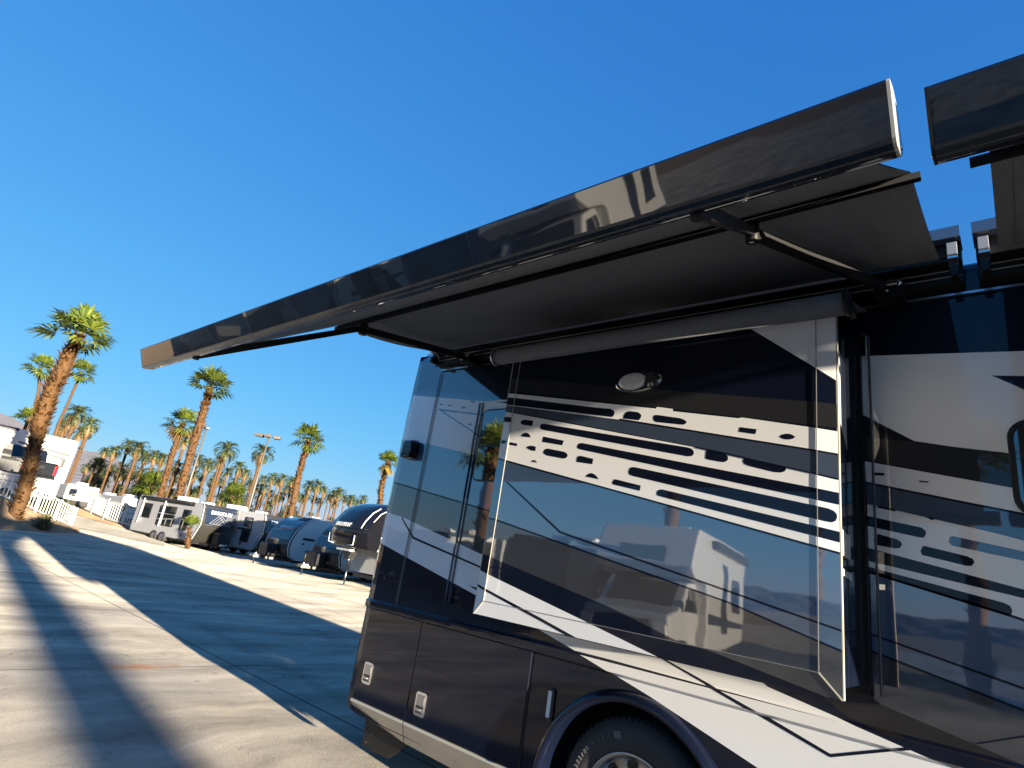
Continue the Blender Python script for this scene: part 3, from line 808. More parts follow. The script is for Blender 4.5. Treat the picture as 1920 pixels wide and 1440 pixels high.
# bracket hanging under the rear corner
mb = MB()
mb.prism([(-4.41, .271), (-4.394, .115), (-4.307, .108), (-4.05, .12), (-3.835, .271), (-3.835, .48), (-4.41, .48)], Y0 + .12, Y0 + .15, M_black)
for x, z in ((-4.372, .25), (-4.354, .152), (-4.307, .225)): mb.lathe([(Y0 + .114, .008), (Y0 + .12, .008)], M_alu, 8, (x, 0, z))
cpart(mb, 'hitch_bracket')
mb = MB()
mb.box((-4.4, Y0 + .5, .42), (7, Y0 + .7, .62), M_black); mb.box((-4.4, Y1 - .7, .42), (7, Y1 - .5, .62), M_black)
mb.tube([(-1.85, Y0 + .3, .487), (-1.85, Y1 - .3, .487)], .07, M_black); mb.tube([(5.35, Y0 + .3, .487), (5.35, Y1 - .3, .487)], .07, M_black)
mb.box((XF - .05, Y0 + .05, .22), (XF, Y1 - .05, .7), M_black); mb.box((-1.1, Y0 + .12, .26), (4.6, Y1 - .12, .56), M_black)  # front panel and belly box added to stop sun passing under the coach
cpart(mb, 'chassis')
for cx in (WH[0], WF[0]):
    mb = MB(); mb.lathe([(Y1 - .06, .3), (Y1 - .04, .46), (Y1 - .1, .49), (Y1 - .35, .49), (Y1 - .36, .3)], M_rubber, 32, (cx, 0, .487)); cpart(mb, 'wheel')

# window at the right edge of the picture
mb = MB()
mb.prism(rrect(-.025, 2.27, 1.15, 2.73, .09, 6), Y0 - .014, Y0, M_black)
w2 = cpart(mb, 'window', bevel=.003)
mb = MB()
mb.prism(rrect(.0, 2.295, 1.125, 2.705, .07, 6), Y0 - .017, Y0 - .012, M_glass)
cpart(mb, 'pane', w2)
mb = MB()
mb.prism(rrect(4.9, 2.0, 6.3, 2.9, .15, 6), Y0 - .014, Y0, M_glass); cpart(mb, 'window')

# ------------------------------------------------------------------ slide room
SX0, SX1, SZ0, SZ1 = -2.655, -0.603, 1.412, 3.17
IX0, IX1, IZ0 = -2.578, -0.6875, 1.497
YS = 2.85


def slide_y(x, z):
    return YS + .009 * max(0, (IX0 - x) / .077, (x - IX1) / .0845, (IZ0 - z) / .085)


mb = MB()
sb = [lambda v: v[0] - SX0, lambda v: SX1 - v[0], lambda v: v[1] - SZ0, lambda v: SZ1 - v[1]]


def slide_drape(mb, pts, mat, off):
    # split along the mitred corners as well
    k = .085 / .0845
    for A in ((lambda v: (v[1] - IZ0) - k * (IX1 - v[0])), (lambda v: -(v[1] - IZ0) + k * (IX1 - v[0]))):
        for B in ((lambda v: (v[1] - IZ0) - 1.1 * (v[0] - IX0)), (lambda v: -(v[1] - IZ0) + 1.1 * (v[0] - IX0))):
            drape(mb, pts, mat, slide_y, (IX0, IX1), (IZ0,), sb + [A, B], off)


slide_drape(mb, [(SX0, SZ0), (SX1, SZ0), (SX1, SZ1), (SX0, SZ1)], PM['black'], 0)
for s, lay, m, pts in PAINT:
    if s == 'S': slide_drape(mb, pts, PM[m], .0008 * lay)
YB = YS + .009
# box behind the flange
bx0, bx1, bz0, bz1 = -2.60, -0.640, 1.44, 3.12
mb.add([(bx1, YB, bz0), (bx1, Y0 + .1, bz0), (bx1, Y0 + .1, bz1), (bx1, YB, bz1)], [(0, 1, 2, 3)], PM['black'])
mb.add([(bx0, YB, bz0), (bx0, Y0 + .1, bz0), (bx0, Y0 + .1, bz1), (bx0, YB, bz1)], [(0, 1, 2, 3)], PM['black'])
mb.add([(bx0, YB, bz0), (bx1, YB, bz0), (bx1, Y0 + .1, bz0), (bx0, Y0 + .1, bz0)], [(0, 1, 2, 3)], PM['charcoal'])
mb.add([(bx0, YB, bz1), (bx1, YB, bz1), (bx1, Y0 + .1, bz1), (bx0, Y0 + .1, bz1)], [(0, 1, 2, 3)], PM['black'])
# the paint scheme carries on over the end wall
xe = bx1 + .0012
for pts in ([(YB, 3.05), (3.22, 2.98), (3.22, 2.52), (YB, 2.80)], [(YB, 2.13), (3.20, 2.10), (3.24, 2.11), (3.24, 1.985), (YB, 2.01)], [(YB, 1.95), (3.25, 1.925), (3.25, 1.895), (YB, 1.92)]):
    mb.add([(xe, y, z) for y, z in pts], [list(range(len(pts)))], PM['white'])
slide = cpart(mb, 'slide_room', fix=False)
mb = MB()
# flange edges, pale to carry the sun's brightness in their colour
t = .004
mb.box((SX1 - .004, YB - .001, SZ0), (SX1 + t, YB + .022, SZ1 - .05), M_trim)
mb.box((SX0 - t, YB - .001, SZ0), (SX0 + .004, YB + .022, SZ1 - .05), M_trim)
mb.box((SX0, YB - .001, SZ0 - t), (SX1, YB + .022, SZ0 + .003), PM['black'])
# mitre lines where the face folds, sunlit edges drawn as pale strips
mb.bar((IX1, YS - .004, IZ0), (SX1, YB - .004, SZ0), .006, .003, M_trim, (0, 1, 0))
mb.bar((IX0, YS - .004, IZ0), (SX0, YB - .004, SZ0), .006, .003, M_trim, (0, 1, 0))
mb.bar((IX0, YS - .004, IZ0), (IX0, YS - .004, SZ1 - .05), .004, .003, M_trim, (0, 1, 0))
mb.bar((IX1, YS - .004, IZ0), (IX1, YS - .004, SZ1 - .05), .003, .003, M_lgrey, (0, 1, 0))
mb.bar((IX0, YS - .004, IZ0), (IX1, YS - .004, IZ0), .003, .003, M_lgrey, (0, 1, 0))
cpart(mb, 'edge_trim', slide)

# porch light on the slide
lx, lz = -1.632, 2.848
def ell(a, b, n=32, cx=lx, cz=lz, rot=.05): return [(cx + a * math.cos(2 * PI * k / n) * math.cos(rot) - b * math.sin(2 * PI * k / n) * math.sin(rot), cz + b * math.sin(2 * PI * k / n) * math.cos(rot) + a * math.cos(2 * PI * k / n) * math.sin(rot)) for k in range(n)]
mb = MB()
loft(mb, ell(.150, .062), [YS, YS - .012, YS - .020], [1, 1, .93], M_chrome, M_black)
pl = cpart(mb, 'porch_light', slide)
mb = MB()
loft(mb, ell(.092, .052, cx=lx - .03), [YS - .018, YS - .034, YS - .044, YS - .048], [1, .95, .75, .4], M_lens)
for f in mb.f: pass
cpart(mb, 'lens', pl)
mb = MB()
loft(mb, ell(.052, .048, cx=lx + .085), [YS - .018, YS - .030, YS - .036], [1, .9, .5], M_glass)
cpart(mb, 'sensor', pl)

# topper awning over the slide: roller and its cloth
mb = MB()
rc = (2.805, 3.128)
mb.tube([(-2.765, rc[0], rc[1]), (-.548, rc[0], rc[1])], .056, M_fabric, 28)
mb.add([(-2.74, rc[0], rc[1] + .056), (-.57, rc[0], rc[1] + .056), (-.57, Y0 - .01, 3.40), (-2.74, Y0 - .01, 3.40)], [(0, 1, 2, 3)], M_fabric)
tp = cpart(mb, 'slide_topper', slide)
for x in (-2.775, -.540):
    mb = MB()
    mb.tube([(x - .008, rc[0], rc[1]), (x + .008, rc[0], rc[1])], .064, M_alu if x < -1 else M_satin, 28)
    mb.box((x - .012, rc[0] + .01, rc[1] - .02), (x + .012, YS + .1, rc[1] + .03), M_satin)
    cpart(mb, 'roller_cap', tp)

# unseen forward slide room, added to shade the body side behind it
fx0, fx1, fz0, fz1 = 1.55, 5.0, 1.86, 3.40
mb = MB()
mb.box((fx0 + .03, YS + .02, fz0 + .03), (fx1 - .03, Y0 + .1, fz1 - .05), PM['black'])
mb.prism(rrect(fx0, fz0, fx1, fz1, .03), YS, YS + .025, PM['slate'])
s2 = cpart(mb, 'slide_room', bevel=.003)
mb = MB(); mb.prism(rrect(2.1, 2.15, 3.6, 2.85, .09, 6), YS - .014, YS, M_black); w3 = cpart(mb, 'window', s2)
mb = MB(); mb.prism(rrect(2.13, 2.18, 3.57, 2.82, .07, 6), YS - .017, YS - .012, M_glass); cpart(mb, 'pane', w3)

# rubber seal round the slide opening
mb = MB()
mb.box((-.668, Y0 - .045, 1.40), (-.612, Y0 + .0, 3.24), M_satin)
mb.box((-.648, Y0 - .105, 1.45), (-.630, Y0 - .02, 3.20), M_black)
mb.tube([(-.652, Y0 - .075, 1.45), (-.652, Y0 - .075, 3.2)], .016, M_satin, 10)
mb.box((-2.66, Y0 - .035, 1.385), (-.612, Y0, 1.42), M_black)
mb.box((-2.66, Y0 - .035, 3.18), (-.612, Y0, 3.25), M_black)
mb.box((-2.68, Y0 - .04, 1.39), (-2.61, Y0, 3.24), M_black)
cpart(mb, 'slide_seal')
mb = MB()
mb.tube([(-.70, Y0 - .02, 3.25), (-.60, Y0 - .02, 3.262), (-.585, Y0 - .02, 3.245), (-.585, Y0 - .015, 3.10)], .005, M_alu, 6)
cpart(mb, 'seal_bracket')


# ------------------------------------------------------------------ awnings
def awning(x0, x1, yl, fx0, fx1, arms):
    yh = 3.34
    mb = MB()
    hp = [(Y0 - .002, 3.455), (Y0 - .002, 3.70), (yh + .02, 3.715), (yh - .02, 3.70), (yh - .02, 3.665), (yh + .04, 3.655), (yh + .05, 3.60), (yh + .02, 3.575), (yh + .02, 3.56), (yh + .09, 3.555), (yh + .09, 3.47)]
    mb.prism(hp, x0, x1, M_satin, 'x')
    for z in (3.50, 3.535): mb.box((x0 + .01, yh + .082, z), (x1 - .01, yh + .091, z + .006), M_alu)
    h = cpart(mb, 'awning', bevel=.003)
    # pale mounting ends
    for xe, sg in ((x0, 1), (x1, -1)):
        mb = MB()
        a, b = sorted((xe + sg * .012, xe + sg * .055)); 
        mb.box((a, yh - .03, 3.57), (b, yh + .05, 3.64), M_gelgrey)
        mb.box((a, yh + .02, 3.52), (b, yh + .075, 3.56), M_black)
        mb.box((a + .005, yh - .005, 3.46), (b - .005, yh + .08, 3.515), M_satin)
        mb.box((a, yh - .022, 3.552), (b, yh + .03, 3.566), M_chrome)
        a, b = sorted((xe - sg * .006, xe + sg * .15))
        mb.box((a, yh - .045, 3.66), (b, yh + .12, 3.725), PM['slate'])
        cpart(mb, 'mounting_bracket', h, bevel=.002)
    # cloth: housing -> middle bar -> lead rail
    mb = MB()
    yb, zbr = 2.30, 3.392
    zl = 2.60
    line = [(yh, 3.57)]
    n = 14
    for k in range(1, n + 1):
        t = k / n; line.append((yh + (yb - yh) * t, 3.57 + (zbr - 3.57) * t - .03 * math.sin(PI * t)))
    for k in range(1, n + 1):
        t = k / n; y = yb + (yl + .09 - yb) * t; line.append((y, zbr + (zl + .02 - zbr) * t - .004 * math.sin(PI * t)))
    m = 24
    vs = [(fx0 + (fx1 - fx0) * i / m, y, z) for y, z in line for i in range(m + 1)]
    fs = [(j * (m + 1) + i, j * (m + 1) + i + 1, (j + 1) * (m + 1) + i + 1, (j + 1) * (m + 1) + i) for j in range(len(line) - 1) for i in range(m)]
    mb.add(vs, fs, M_fabric, True)
    mb.add([(v[0], v[1], v[2] + .004) for v in vs], fs, M_fabric, True)
    for xe in (fx0 + .03, fx1 - .03):      # hems
        mb.add([(xe + d, y, z - .003) for y, z in line for d in (-.03, .03)], [(2 * j, 2 * j + 1, 2 * j + 3, 2 * j + 2) for j in range(len(line) - 1)], M_fabric)
    cpart(mb, 'canopy', h, fix=False)
    # lead rail: fascia, lip, ribbed underside
    mb = MB()
    z0 = 2.685
    # the whole rail leans back at the foot, in line with the pitch of the cloth
    rp = [(yl, z0), (yl - .001, z0 - .006), (yl + .040, z0 - .106), (yl + .046, z0 - .112), (yl + .058, z0 - .116)]
    for k in range(4):
        y = yl + .058 + k * .012
        rp += [(y + .003, z0 - .111 + .002 * k), (y + .009, z0 - .111 + .002 * k), (y + .012, z0 - .114 + .004 * k)]
    rp += [(yl + .120, z0 - .090), (yl + .138, z0 - .072), (yl + .136, z0 - .050), (yl + .105, z0 - .030), (yl + .080, z0 + .004), (yl + .04, z0 + .012)]
    nn = len(rp)
    mb.add([(x0, y, z) for y, z in rp] + [(x1, y, z) for y, z in rp], [(i, (i + 1) % nn, nn + (i + 1) % nn, nn + i) for i in range(nn)], M_gloss)
    lr = cpart(mb, 'lead_rail', h)
    for xe in (x0, x1):
        mb = MB()
        sg = 1 if xe == x1 else -1
        a, b = sorted((xe, xe + sg * .006))
        mb.prism(rp, a, b, M_trim if sg > 0 else M_satin, 'x')  # sun-facing cap pale, the other dark: sunlight set in the colour
        mb.lathe([(b if sg > 0 else a, .006), ((b if sg > 0 else a) + sg * .003, .005), ((b if sg > 0 else a) + sg * .003, 0)], M_chrome, 8, (0, yl + .10, z0 - .085), axis='x')
        cpart(mb, 'end_cap', lr)
    mb = MB()
    mb.tube([(x0 + .03, yb, zbr - .028), (x1 - .06 if x1 < 1 else x1 - .1, yb, zbr - .028)], .020, M_matt, 12)
    cpart(mb, 'cross_bar', h)
    for (sx, ex, hx) in arms:
        mb = MB()
        S = Vector((sx, yh + .02, 3.455)); E = Vector((ex, yb + .02, zbr - .085)); Hd = Vector((hx, yl + .10, zl - .01))
        mb.bar(S, E, .030, .056, M_satin, (0, 0, 1))
        mb.bar(E + Vector((0, 0, .012)), Hd, .028, .042, M_satin)
        mb.tube([E + Vector((0, 0, -.045)), E + Vector((0, 0, .05))], .030, M_satin, 14)
        mb.tube([E + Vector((0, 0, -.052)), E + Vector((0, 0, -.043))], .011, M_chrome, 8)
        mb.tube([Hd + Vector((0, 0, -.024)), Hd + Vector((0, 0, .03))], .018, M_satin, 12)
        mb.box((sx - .05, yh - .01, 3.40), (sx + .07, Y0 - .02, 3.475), M_satin)
        mb.tube([(sx - .05, yh - .02, 3.462), (sx + .07, yh - .02, 3.462)], .010, M_alu, 8)
        for dx in (-.045, .055): mb.tube([(sx + dx, yh - .03, 3.44), (sx + dx, yh - .03, 3.475)], .009, M_chrome, 8)
        mb.tube([S + Vector((0, -.06, -.036)), S + Vector((0, -.06, -.046))], .012, M_chrome, 8)
        cpart(mb, 'folding_arm', h, bevel=.004)
    return h


awning(-4.20, -.125, 1.03, -4.15, -.215, [(-3.70, -3.80, -3.50), (-.45, -.82, -.53)])
awning(-.066, 4.3, 1.085, .022, 4.2, [(.45, .82, .5), (3.9, 4.0, 3.6)])

# ------------------------------------------------------------------ ground
def sheet(name, pts, mat, z):
    mb = MB(); mb.add([(x, y, z) for x, y in pts], [list(range(len(pts)))], mat)
    return tag(mb.build(name), kind='structure')


sheet('desert_ground', [(-6000, -6000), (6000, -6000), (6000, 6000), (-6000, 6000)], M_dirt, -0.012)
sheet('concrete_yard', [(-60, -60), (90, -60), (90, 60), (-60, 60)], M_conc, 0.0)


def grid_mesh(name, rows, mat, sub=6, jit=0.05, kind='structure'):
    """surface through rows of points (3-d), subdivided and roughened inside"""
    r_ = random.Random(3)
    R2 = []
    for a, b in zip(rows, rows[1:]):
        for k in range(sub):
            t = k / sub; R2.append([Vector(p).lerp(Vector(q), t) for p, q in zip(a, b)])
    R2.append([Vector(p) for p in rows[-1]])
    R3 = []
    for row in R2:
        o = []
        for p, q in zip(row, row[1:]):
            for k in range(sub): o.append(p.lerp(q, k / sub))
        o.append(row[-1]); R3.append(o)
    n = len(R3[0]); mb = MB()
    vs = [v + Vector((0, 0, r_.uniform(-jit, jit) if 0 < i < len(R3) - 1 and 0 < j < n - 1 else 0)) for i, row in enumerate(R3) for j, v in enumerate(row)]
    mb.add(vs, [(i * n + j, i * n + j + 1, (i + 1) * n + j + 1, (i + 1) * n + j) for i in range(len(R3) - 1) for j in range(n - 1)], mat, True)
    return tag(mb.build(name), kind=kind)


# bank of bare earth up to the upper lot, and the ramp beside it
F1 = [(-34.9, 3.0, 1.75), (-37.7, 5.8, 1.27), (-40.5, 7.6, .85), (-43.0, 9.3, .42), (-45.5, 10.9, .04)]        # foot of the first railing
toe = [(-31.0, 3.6, .004), (-34.3, 6.1, .004), (-36.6, 8.2, .004), (-39.3, 9.9, .004), (-45.6, 11.5, .004)]
lot = [(-38.5, 1.5, 2.05), (-40.6, 4.2, 2.05), (-43.0, 5.9, 1.9), (-45.2, 7.4, 1.4), (-47.2, 9.6, .5)]
lot2 = [(-48, -2, 2.1), (-49, 2, 2.1), (-50, 5, 2.1), (-51, 8, 1.8), (-54, 10.5, 1.2)]
lot3 = [(-75, -8, 2.2), (-75, 0, 2.2), (-75, 6, 2.2), (-75, 10, 2.2), (-75, 13, 2.0)]
grid_mesh('dirt_bank', [toe, [Vector(a).lerp(Vector(b), .5) + Vector((0, 0, .05)) for a, b in zip(toe, F1)], F1, lot, lot2, lot3], M_dirt, jit=.035)
# far railing's foot
q0 = at(150, 953, 46); q1 = at(200, 976, 41); q2 = at(258, 991, 38.5); q3 = at(322, 1010, 36.2)
F2 = [q0, q1, q2, q3]
road = [[(-45.6, 11.2, .03), (-44, 12.4, .012), (-40, 13.2, .006), (-37, 13.6, .006)],
        [q0 + Vector((1.2, -1.6, -.25)), q1 + Vector((.3, -.75, -.12)), q2 + Vector((.2, -.6, -.10)), q3 + Vector((.6, -.6, -.2))]]
road.append([q0 + Vector((-.5, .4, -.1)), q1 + Vector((-.4, .6, -.06)), q2 + Vector((-.3, .6, -.06)), q3 + Vector((0, .5, -.2))])
grid_mesh('ramp_road', [[(-45.6, 11.0, .035), (-44, 11.6, .014), (-40, 12.4, .008), (-36, 13.2, .008)], road[1]], M_road, jit=.006)
grid_mesh('dirt_bank', [[v + Vector((0, 0, .02)) for v in road[1]], F2, [v + Vector((-1.2, 1.6, .15)) for v in F2], [v + Vector((-6, 6, .2)) for v in F2]], M_dirt, jit=.02)
grid_mesh('ramp_road', [[(-47.4, 9.9, .35), (-45.65, 11.0, .04)], [(-53, 12.2, 1.1), tuple(q0 + Vector((1.0, -1.4, -.25)))], [(-75, 18, 2.1), (-70, 26, 2.1)]], M_road, jit=.005)


# mountains: a far ridge round the valley
def ridge(d, prof, thick, name):
    """prof: azimuth in degrees (anticlockwise from +x) and height in metres"""
    r_ = random.Random(int(d))
    mb = MB(); rows = []
    N = 10
    azs = []
    for (a0, h0), (a1, h1) in zip(prof, prof[1:]):
        n = max(1, int(abs(a1 - a0) / .6))
        for k in range(n): azs.append((a0 + (a1 - a0) * k / n, h0 + (h1 - h0) * k / n))
    azs.append(prof[-1])
    for az, h in azs:
        a = math.radians(az); row = []
        for k in range(N + 1):
            t = k / N
            dd = d - thick * (1 - t) ** 1.0
            rr = (1 + .25 * math.sin(az * 2.1 + k) * (1 - t)) * (h * t ** 1.25) + (r_.uniform(-.06, .06) * h if 0 < k < N else r_.uniform(-.015, .015) * h if k else 0)
            row.append((math.cos(a) * dd, math.sin(a) * dd, max(rr, 0) - 1))
        rows.append(row)
    vs = [v for r in rows for v in r]
    mb.add(vs, [(i * (N + 1) + k, i * (N + 1) + k + 1, (i + 1) * (N + 1) + k + 1, (i + 1) * (N + 1) + k) for i in range(len(rows) - 1) for k in range(N)], M_mtn, True)
    return tag(mb.build(name), kind='structure')


ridge(3600, [(138, 30), (150, 55), (156.4, 72), (160.2, 98), (162.9, 160), (164.4, 205), (165.2, 238), (166, 250), (167, 238), (168, 238), (169.6, 257), (171.5, 300), (172.2, 318), (173.4, 328), (178, 335), (185, 300), (200, 200), (215, 130), (230, 90), (245, 120), (262, 95), (280, 60), (300, 80), (320, 60)], 1200, 'mountains')


# ------------------------------------------------------------------ palms
def fan_crown(mb, R, seed, nf, mat, el0=-35, el1=85, dry=None, ndry=0, seg=14):
    r_ = random.Random(seed)
    for i in range(nf + ndry):
        az = i * 2.39996 + r_.uniform(-.3, .3)
        t = (i + .5) / nf
        if i < nf:
            el = math.radians(el0 + (el1 - el0) * (t ** .85) + r_.uniform(-8, 8)); mt = mat
        else:
            el = math.radians(r_.uniform(-70, -35)); mt = dry
        d = Vector((math.cos(az) * math.cos(el), math.sin(az) * math.cos(el), math.sin(el)))
        s = Vector((-math.sin(az), math.cos(az), 0)); u = s.cross(d) * -1
        if u.z < 0: u = -u
        sc = R * r_.uniform(.82, 1.08)
        pet = d * sc * .46 + Vector((0, 0, -.03 * sc))
        w = .012 * R
        mb.add([s * w, -s * w, pet - s * w * .6, pet + s * w * .6], [(0, 1, 2, 3)], mt)
        L = sc * .62
        tilt = r_.uniform(-.35, .35)
        s2 = (s * math.cos(tilt) + u * math.sin(tilt)).normalized(); u2 = d.cross(s2)
        if u2.z < 0: u2 = -u2
        span = math.radians(r_.uniform(78, 100))
        prev = None
        for k in range(seg + 1):
            a = -span + 2 * span * k / seg
            dr = d * math.cos(a) + s2 * math.sin(a)
            ln = L * (.72 + .28 * math.cos(a)) * r_.uniform(.9, 1.05)
            fold = u2 * (.035 * R * (1 if k % 2 else -1)) + u2 * (.10 * L * abs(math.sin(a)))
            mid = pet + dr * ln * .58 + fold
            wv = (d * -math.sin(a) + s2 * math.cos(a)) * (.043 * R)
            tip = pet + dr * ln + fold * .6 + Vector((0, 0, -.17 * ln * r_.uniform(.5, 1.6)))
            base = pet
            mb.add([base, mid - wv, mid + wv, tip], [(0, 1, 2), (1, 3, 2)], mt)


def feather_crown(mb, R, seed, nf, mat, npair=9, dry=None, ndry=4):
    r_ = random.Random(seed)
    for i in range(nf + ndry):
        az = i * 2.39996 + r_.uniform(-.25, .25); t = (i + .5) / nf
        el = math.radians(-18 + 98 * t ** .9 + r_.uniform(-8, 8)) if i < nf else math.radians(r_.uniform(-60, -25))
        mt = mat if i < nf else (dry or mat)
        h = Vector((math.cos(az), math.sin(az), 0)); s = Vector((-math.sin(az), math.cos(az), 0))
        L = R * r_.uniform(.95, 1.2); p = Vector((0, 0, 0)); pts = [p]; e = el
        M_ = 6
        for k in range(M_):
            p = p + (h * math.cos(e) + Vector((0, 0, math.sin(e)))) * (L / M_); pts.append(p); e -= .20 + .07 * k * (1 if i < nf else .3)
        for a, b in zip(pts, pts[1:]):
            w = .028 * R
            mb.add([a - s * w, a + s * w, b + s * w * .7, b - s * w * .7], [(0, 1, 2, 3)], mt)
        for k in range(npair):
            f = .14 + .86 * (k + .5) / npair
            q = f * M_; i0 = min(int(q), M_ - 1); c = pts[i0].lerp(pts[i0 + 1], q - i0); dr = (pts[i0 + 1] - pts[i0]).normalized()
            ll = R * .42 * math.sin(PI * (.18 + .78 * f)) ** .6 * r_.uniform(.85, 1.1)
            for sg in (-1, 1):
                tip = c + dr * ll * .75 + s * sg * ll * .62 + Vector((0, 0, .12 * ll - .05 * R * r_.random()))
                wv = dr * (.062 * R)
                mb.add([c - wv, c + wv, tip], [(0, 1, 2)], mt)


def boots(mb, pts, rads, count, seed, L, mat, ang=1.0):
    """old leaf bases that roughen a palm trunk"""
    r_ = random.Random(seed)
    n = len(pts) - 1
    for i in range(count):
        t = r_.random() * n; k = min(int(t), n - 1); f = t - k
        c = pts[k].lerp(pts[k + 1], f); rr = rads[k] + (rads[k + 1] - rads[k]) * f
        ax = (pts[k + 1] - pts[k]).normalized()
        o = ax.orthogonal().normalized(); w = ax.cross(o)
        a = r_.random() * 2 * PI
        dr = o * math.cos(a) + w * math.sin(a); sd = ax.cross(dr)
        l = L * r_.uniform(.5, 1.4); ww = l * .30
        b = c + dr * rr * .93
        tip = b + (ax * r_.uniform(.5, 1.0) + dr * r_.uniform(.45, 1.15) * ang + sd * r_.uniform(-.3, .3)) * l
        up = ax * .10 * l + dr * .12 * l
        mb.add([b - sd * ww - ax * l * .2, b + sd * ww - ax * l * .2, tip + sd * ww * .35, tip - sd * ww * .35, b + up], [(0, 1, 2, 3), (0, 3, 4), (1, 4, 2), (2, 4, 3)], mat)


def fan_palm(pts, rads, R, seed, label, nboots, bootL, nf=30, el0=-30, el1=85, group=None, dry=0, seg=14, drymat=None, name='fan_palm'):
    """pts: trunk centre line in world metres, the last one is the heart of the crown"""
    pts = [Vector(p) for p in pts]
    root = empty(name, pts[0]); base = pts[0]
    tag(root, label, 'palm tree', group)
    loc = [p - base for p in pts]
    # resample smoothly
    P2, R2 = [], []
    for i in range(len(loc) - 1):
        for k in range(4):
            t = k / 4
            a = loc[max(i - 1, 0)]; b = loc[i]; c = loc[i + 1]; d = loc[min(i + 2, len(loc) - 1)]
            P2.append(.5 * ((2 * b) + (c - a) * t + (2 * a - 5 * b + 4 * c - d) * t * t + (3 * b - a - 3 * c + d) * t ** 3))
            R2.append(rads[i] + (rads[i + 1] - rads[i]) * t)
    P2.append(loc[-1]); R2.append(rads[-1])
    mb = MB(); mb.tube(P2, R2, M_bark, 12)
    if nboots: boots(mb, P2, R2, nboots, seed, bootL, M_boot)
    mb.build('trunk', root, fix=False)
    mb = MB(); fan_crown(mb, R, seed, nf, M_leaf, el0, el1, drymat or M_dry, dry, seg)
    c = mb.build('crown', root, fix=False); c.location = loc[-1]
    return root


def px_trunk(spec, d):
    """trunk from photograph measurements at one distance: (x, y, width in px) up the trunk"""
    pts = [at(x, y, d) for x, y, w in spec]
    return pts, [w * d / FPX / 2 * .56 for x, y, w in spec]


near_group = 'fan palms standing along the yard'
# the big leaning palm on the bank
pts, rads = px_trunk([(18, 992, 54), (24, 975, 44), (44, 925, 37), (58, 870, 33), (68, 825, 36), (76, 790, 44), (86, 762, 46), (98, 728, 40), (114, 700, 42), (130, 662, 38), (142, 645, 25), (148, 630, 12)], 27.6)
fan_palm(pts, rads, 1.75, 11, 'tall leaning fan palm with a shaggy bulging orange trunk on the dirt bank', 1700, .19, nf=20, el0=-22, group=near_group, seg=16)
pts, rads = px_trunk([(316, 988, 24), (335, 930, 23), (352, 870, 23), (368, 815, 24), (382, 770, 21), (389, 745, 17), (393, 727, 8)], 38)
fan_palm(pts, rads, 1.75, 12, 'tall leaning fan palm rising in front of the grey trailer beside the railing end', 1000, .17, nf=21, el0=-25, group=near_group)
pts, rads = px_trunk([(296, 945, 18), (312, 890, 17), (327, 840, 16), (337, 810, 16), (343, 796, 8)], 47)
fan_palm(pts, rads, 1.6, 13, 'shorter fan palm just left of the tall one behind the railing', 650, .17, nf=22, el0=-38, group=near_group, dry=5)
pts, rads = px_trunk([(541, 985, 20), (556, 910, 18), (567, 865, 16), (575, 840, 14), (578, 826, 7)], 45)
fan_palm(pts, rads, 1.65, 14, 'fan palm with orange trunk right of the lamp post', 750, .17, nf=22, el0=-40, group=near_group)
pts, rads = px_trunk([(709, 1000, 12), (713, 940, 11.5), (715, 915, 12), (720, 892, 12), (727, 876, 9), (728, 868, 5)], 47)
fan_palm(pts, rads, 1.2, 15, 'fan palm with yellowing lower leaves beside the motorhome rear edge', 600, .2, nf=20, el0=-10, group=near_group, dry=6, drymat=M_yel)
pts, rads = px_trunk([(104, 815, 14), (112, 790, 9), (128, 755, 8), (142, 722, 7.5), (149, 705, 6), (151, 698, 4)], 60)
base = pts[0].copy(); base.z = 1.5
fan_palm([base] + pts, [rads[0]] + rads, 1.7, 16, 'slender bare trunked fan palm behind the big leaning palm', 60, .15, nf=24, el0=-45, group=near_group)
pts, rads = px_trunk([(66, 760, 10), (74, 700, 9), (77, 690, 5)], 62)
base = pts[0].copy(); base.z = 1.5
fan_palm([base] + pts, [rads[0]] + rads, 1.9, 17, 'fan palm whose leaves show left of the big leaning trunk', 40, .15, nf=24, el0=-40, group=near_group)
pts, rads = px_trunk([(48, 800, 10), (50, 790, 8), (51, 786, 5)], 50)
base = pts[0].copy(); base.z = 2
fan_palm([base] + pts, [rads[0]] + rads, 1.25, 18, 'low fan palm peeping over the white trailer roof', 20, .15, nf=22, el0=-20, group=near_group)
pts, rads = px_trunk([(352, 1026, 13), (353, 1012, 14), (354, 1000, 10), (355, 990, 6)], 33.5)
pts[0].z = -.01
fan_palm(pts, rads, .85, 19, 'short young fan palm at the right end of the far railing', 130, .13, nf=14, el0=48, el1=86, group=near_group)
for px, py, d, R, lab in ((284, 912, 62, 1.9, 'bushy low fan palm behind the railing left of the grey trailer'), (437, 930, 60, 1.75, 'bushy low fan palm behind the trailer with a triangle emblem'), (262, 925, 66, 1.5, 'small bushy fan palm left of the bushy low one')):
    p = at(px, py, d); b = p.copy(); b.z = 0
    fan_palm([b, b.lerp(p, .5), p], [.25, .25, .2], R, int(px), lab, 60, .2, nf=34, el0=-30, group='bushy low fan palms')

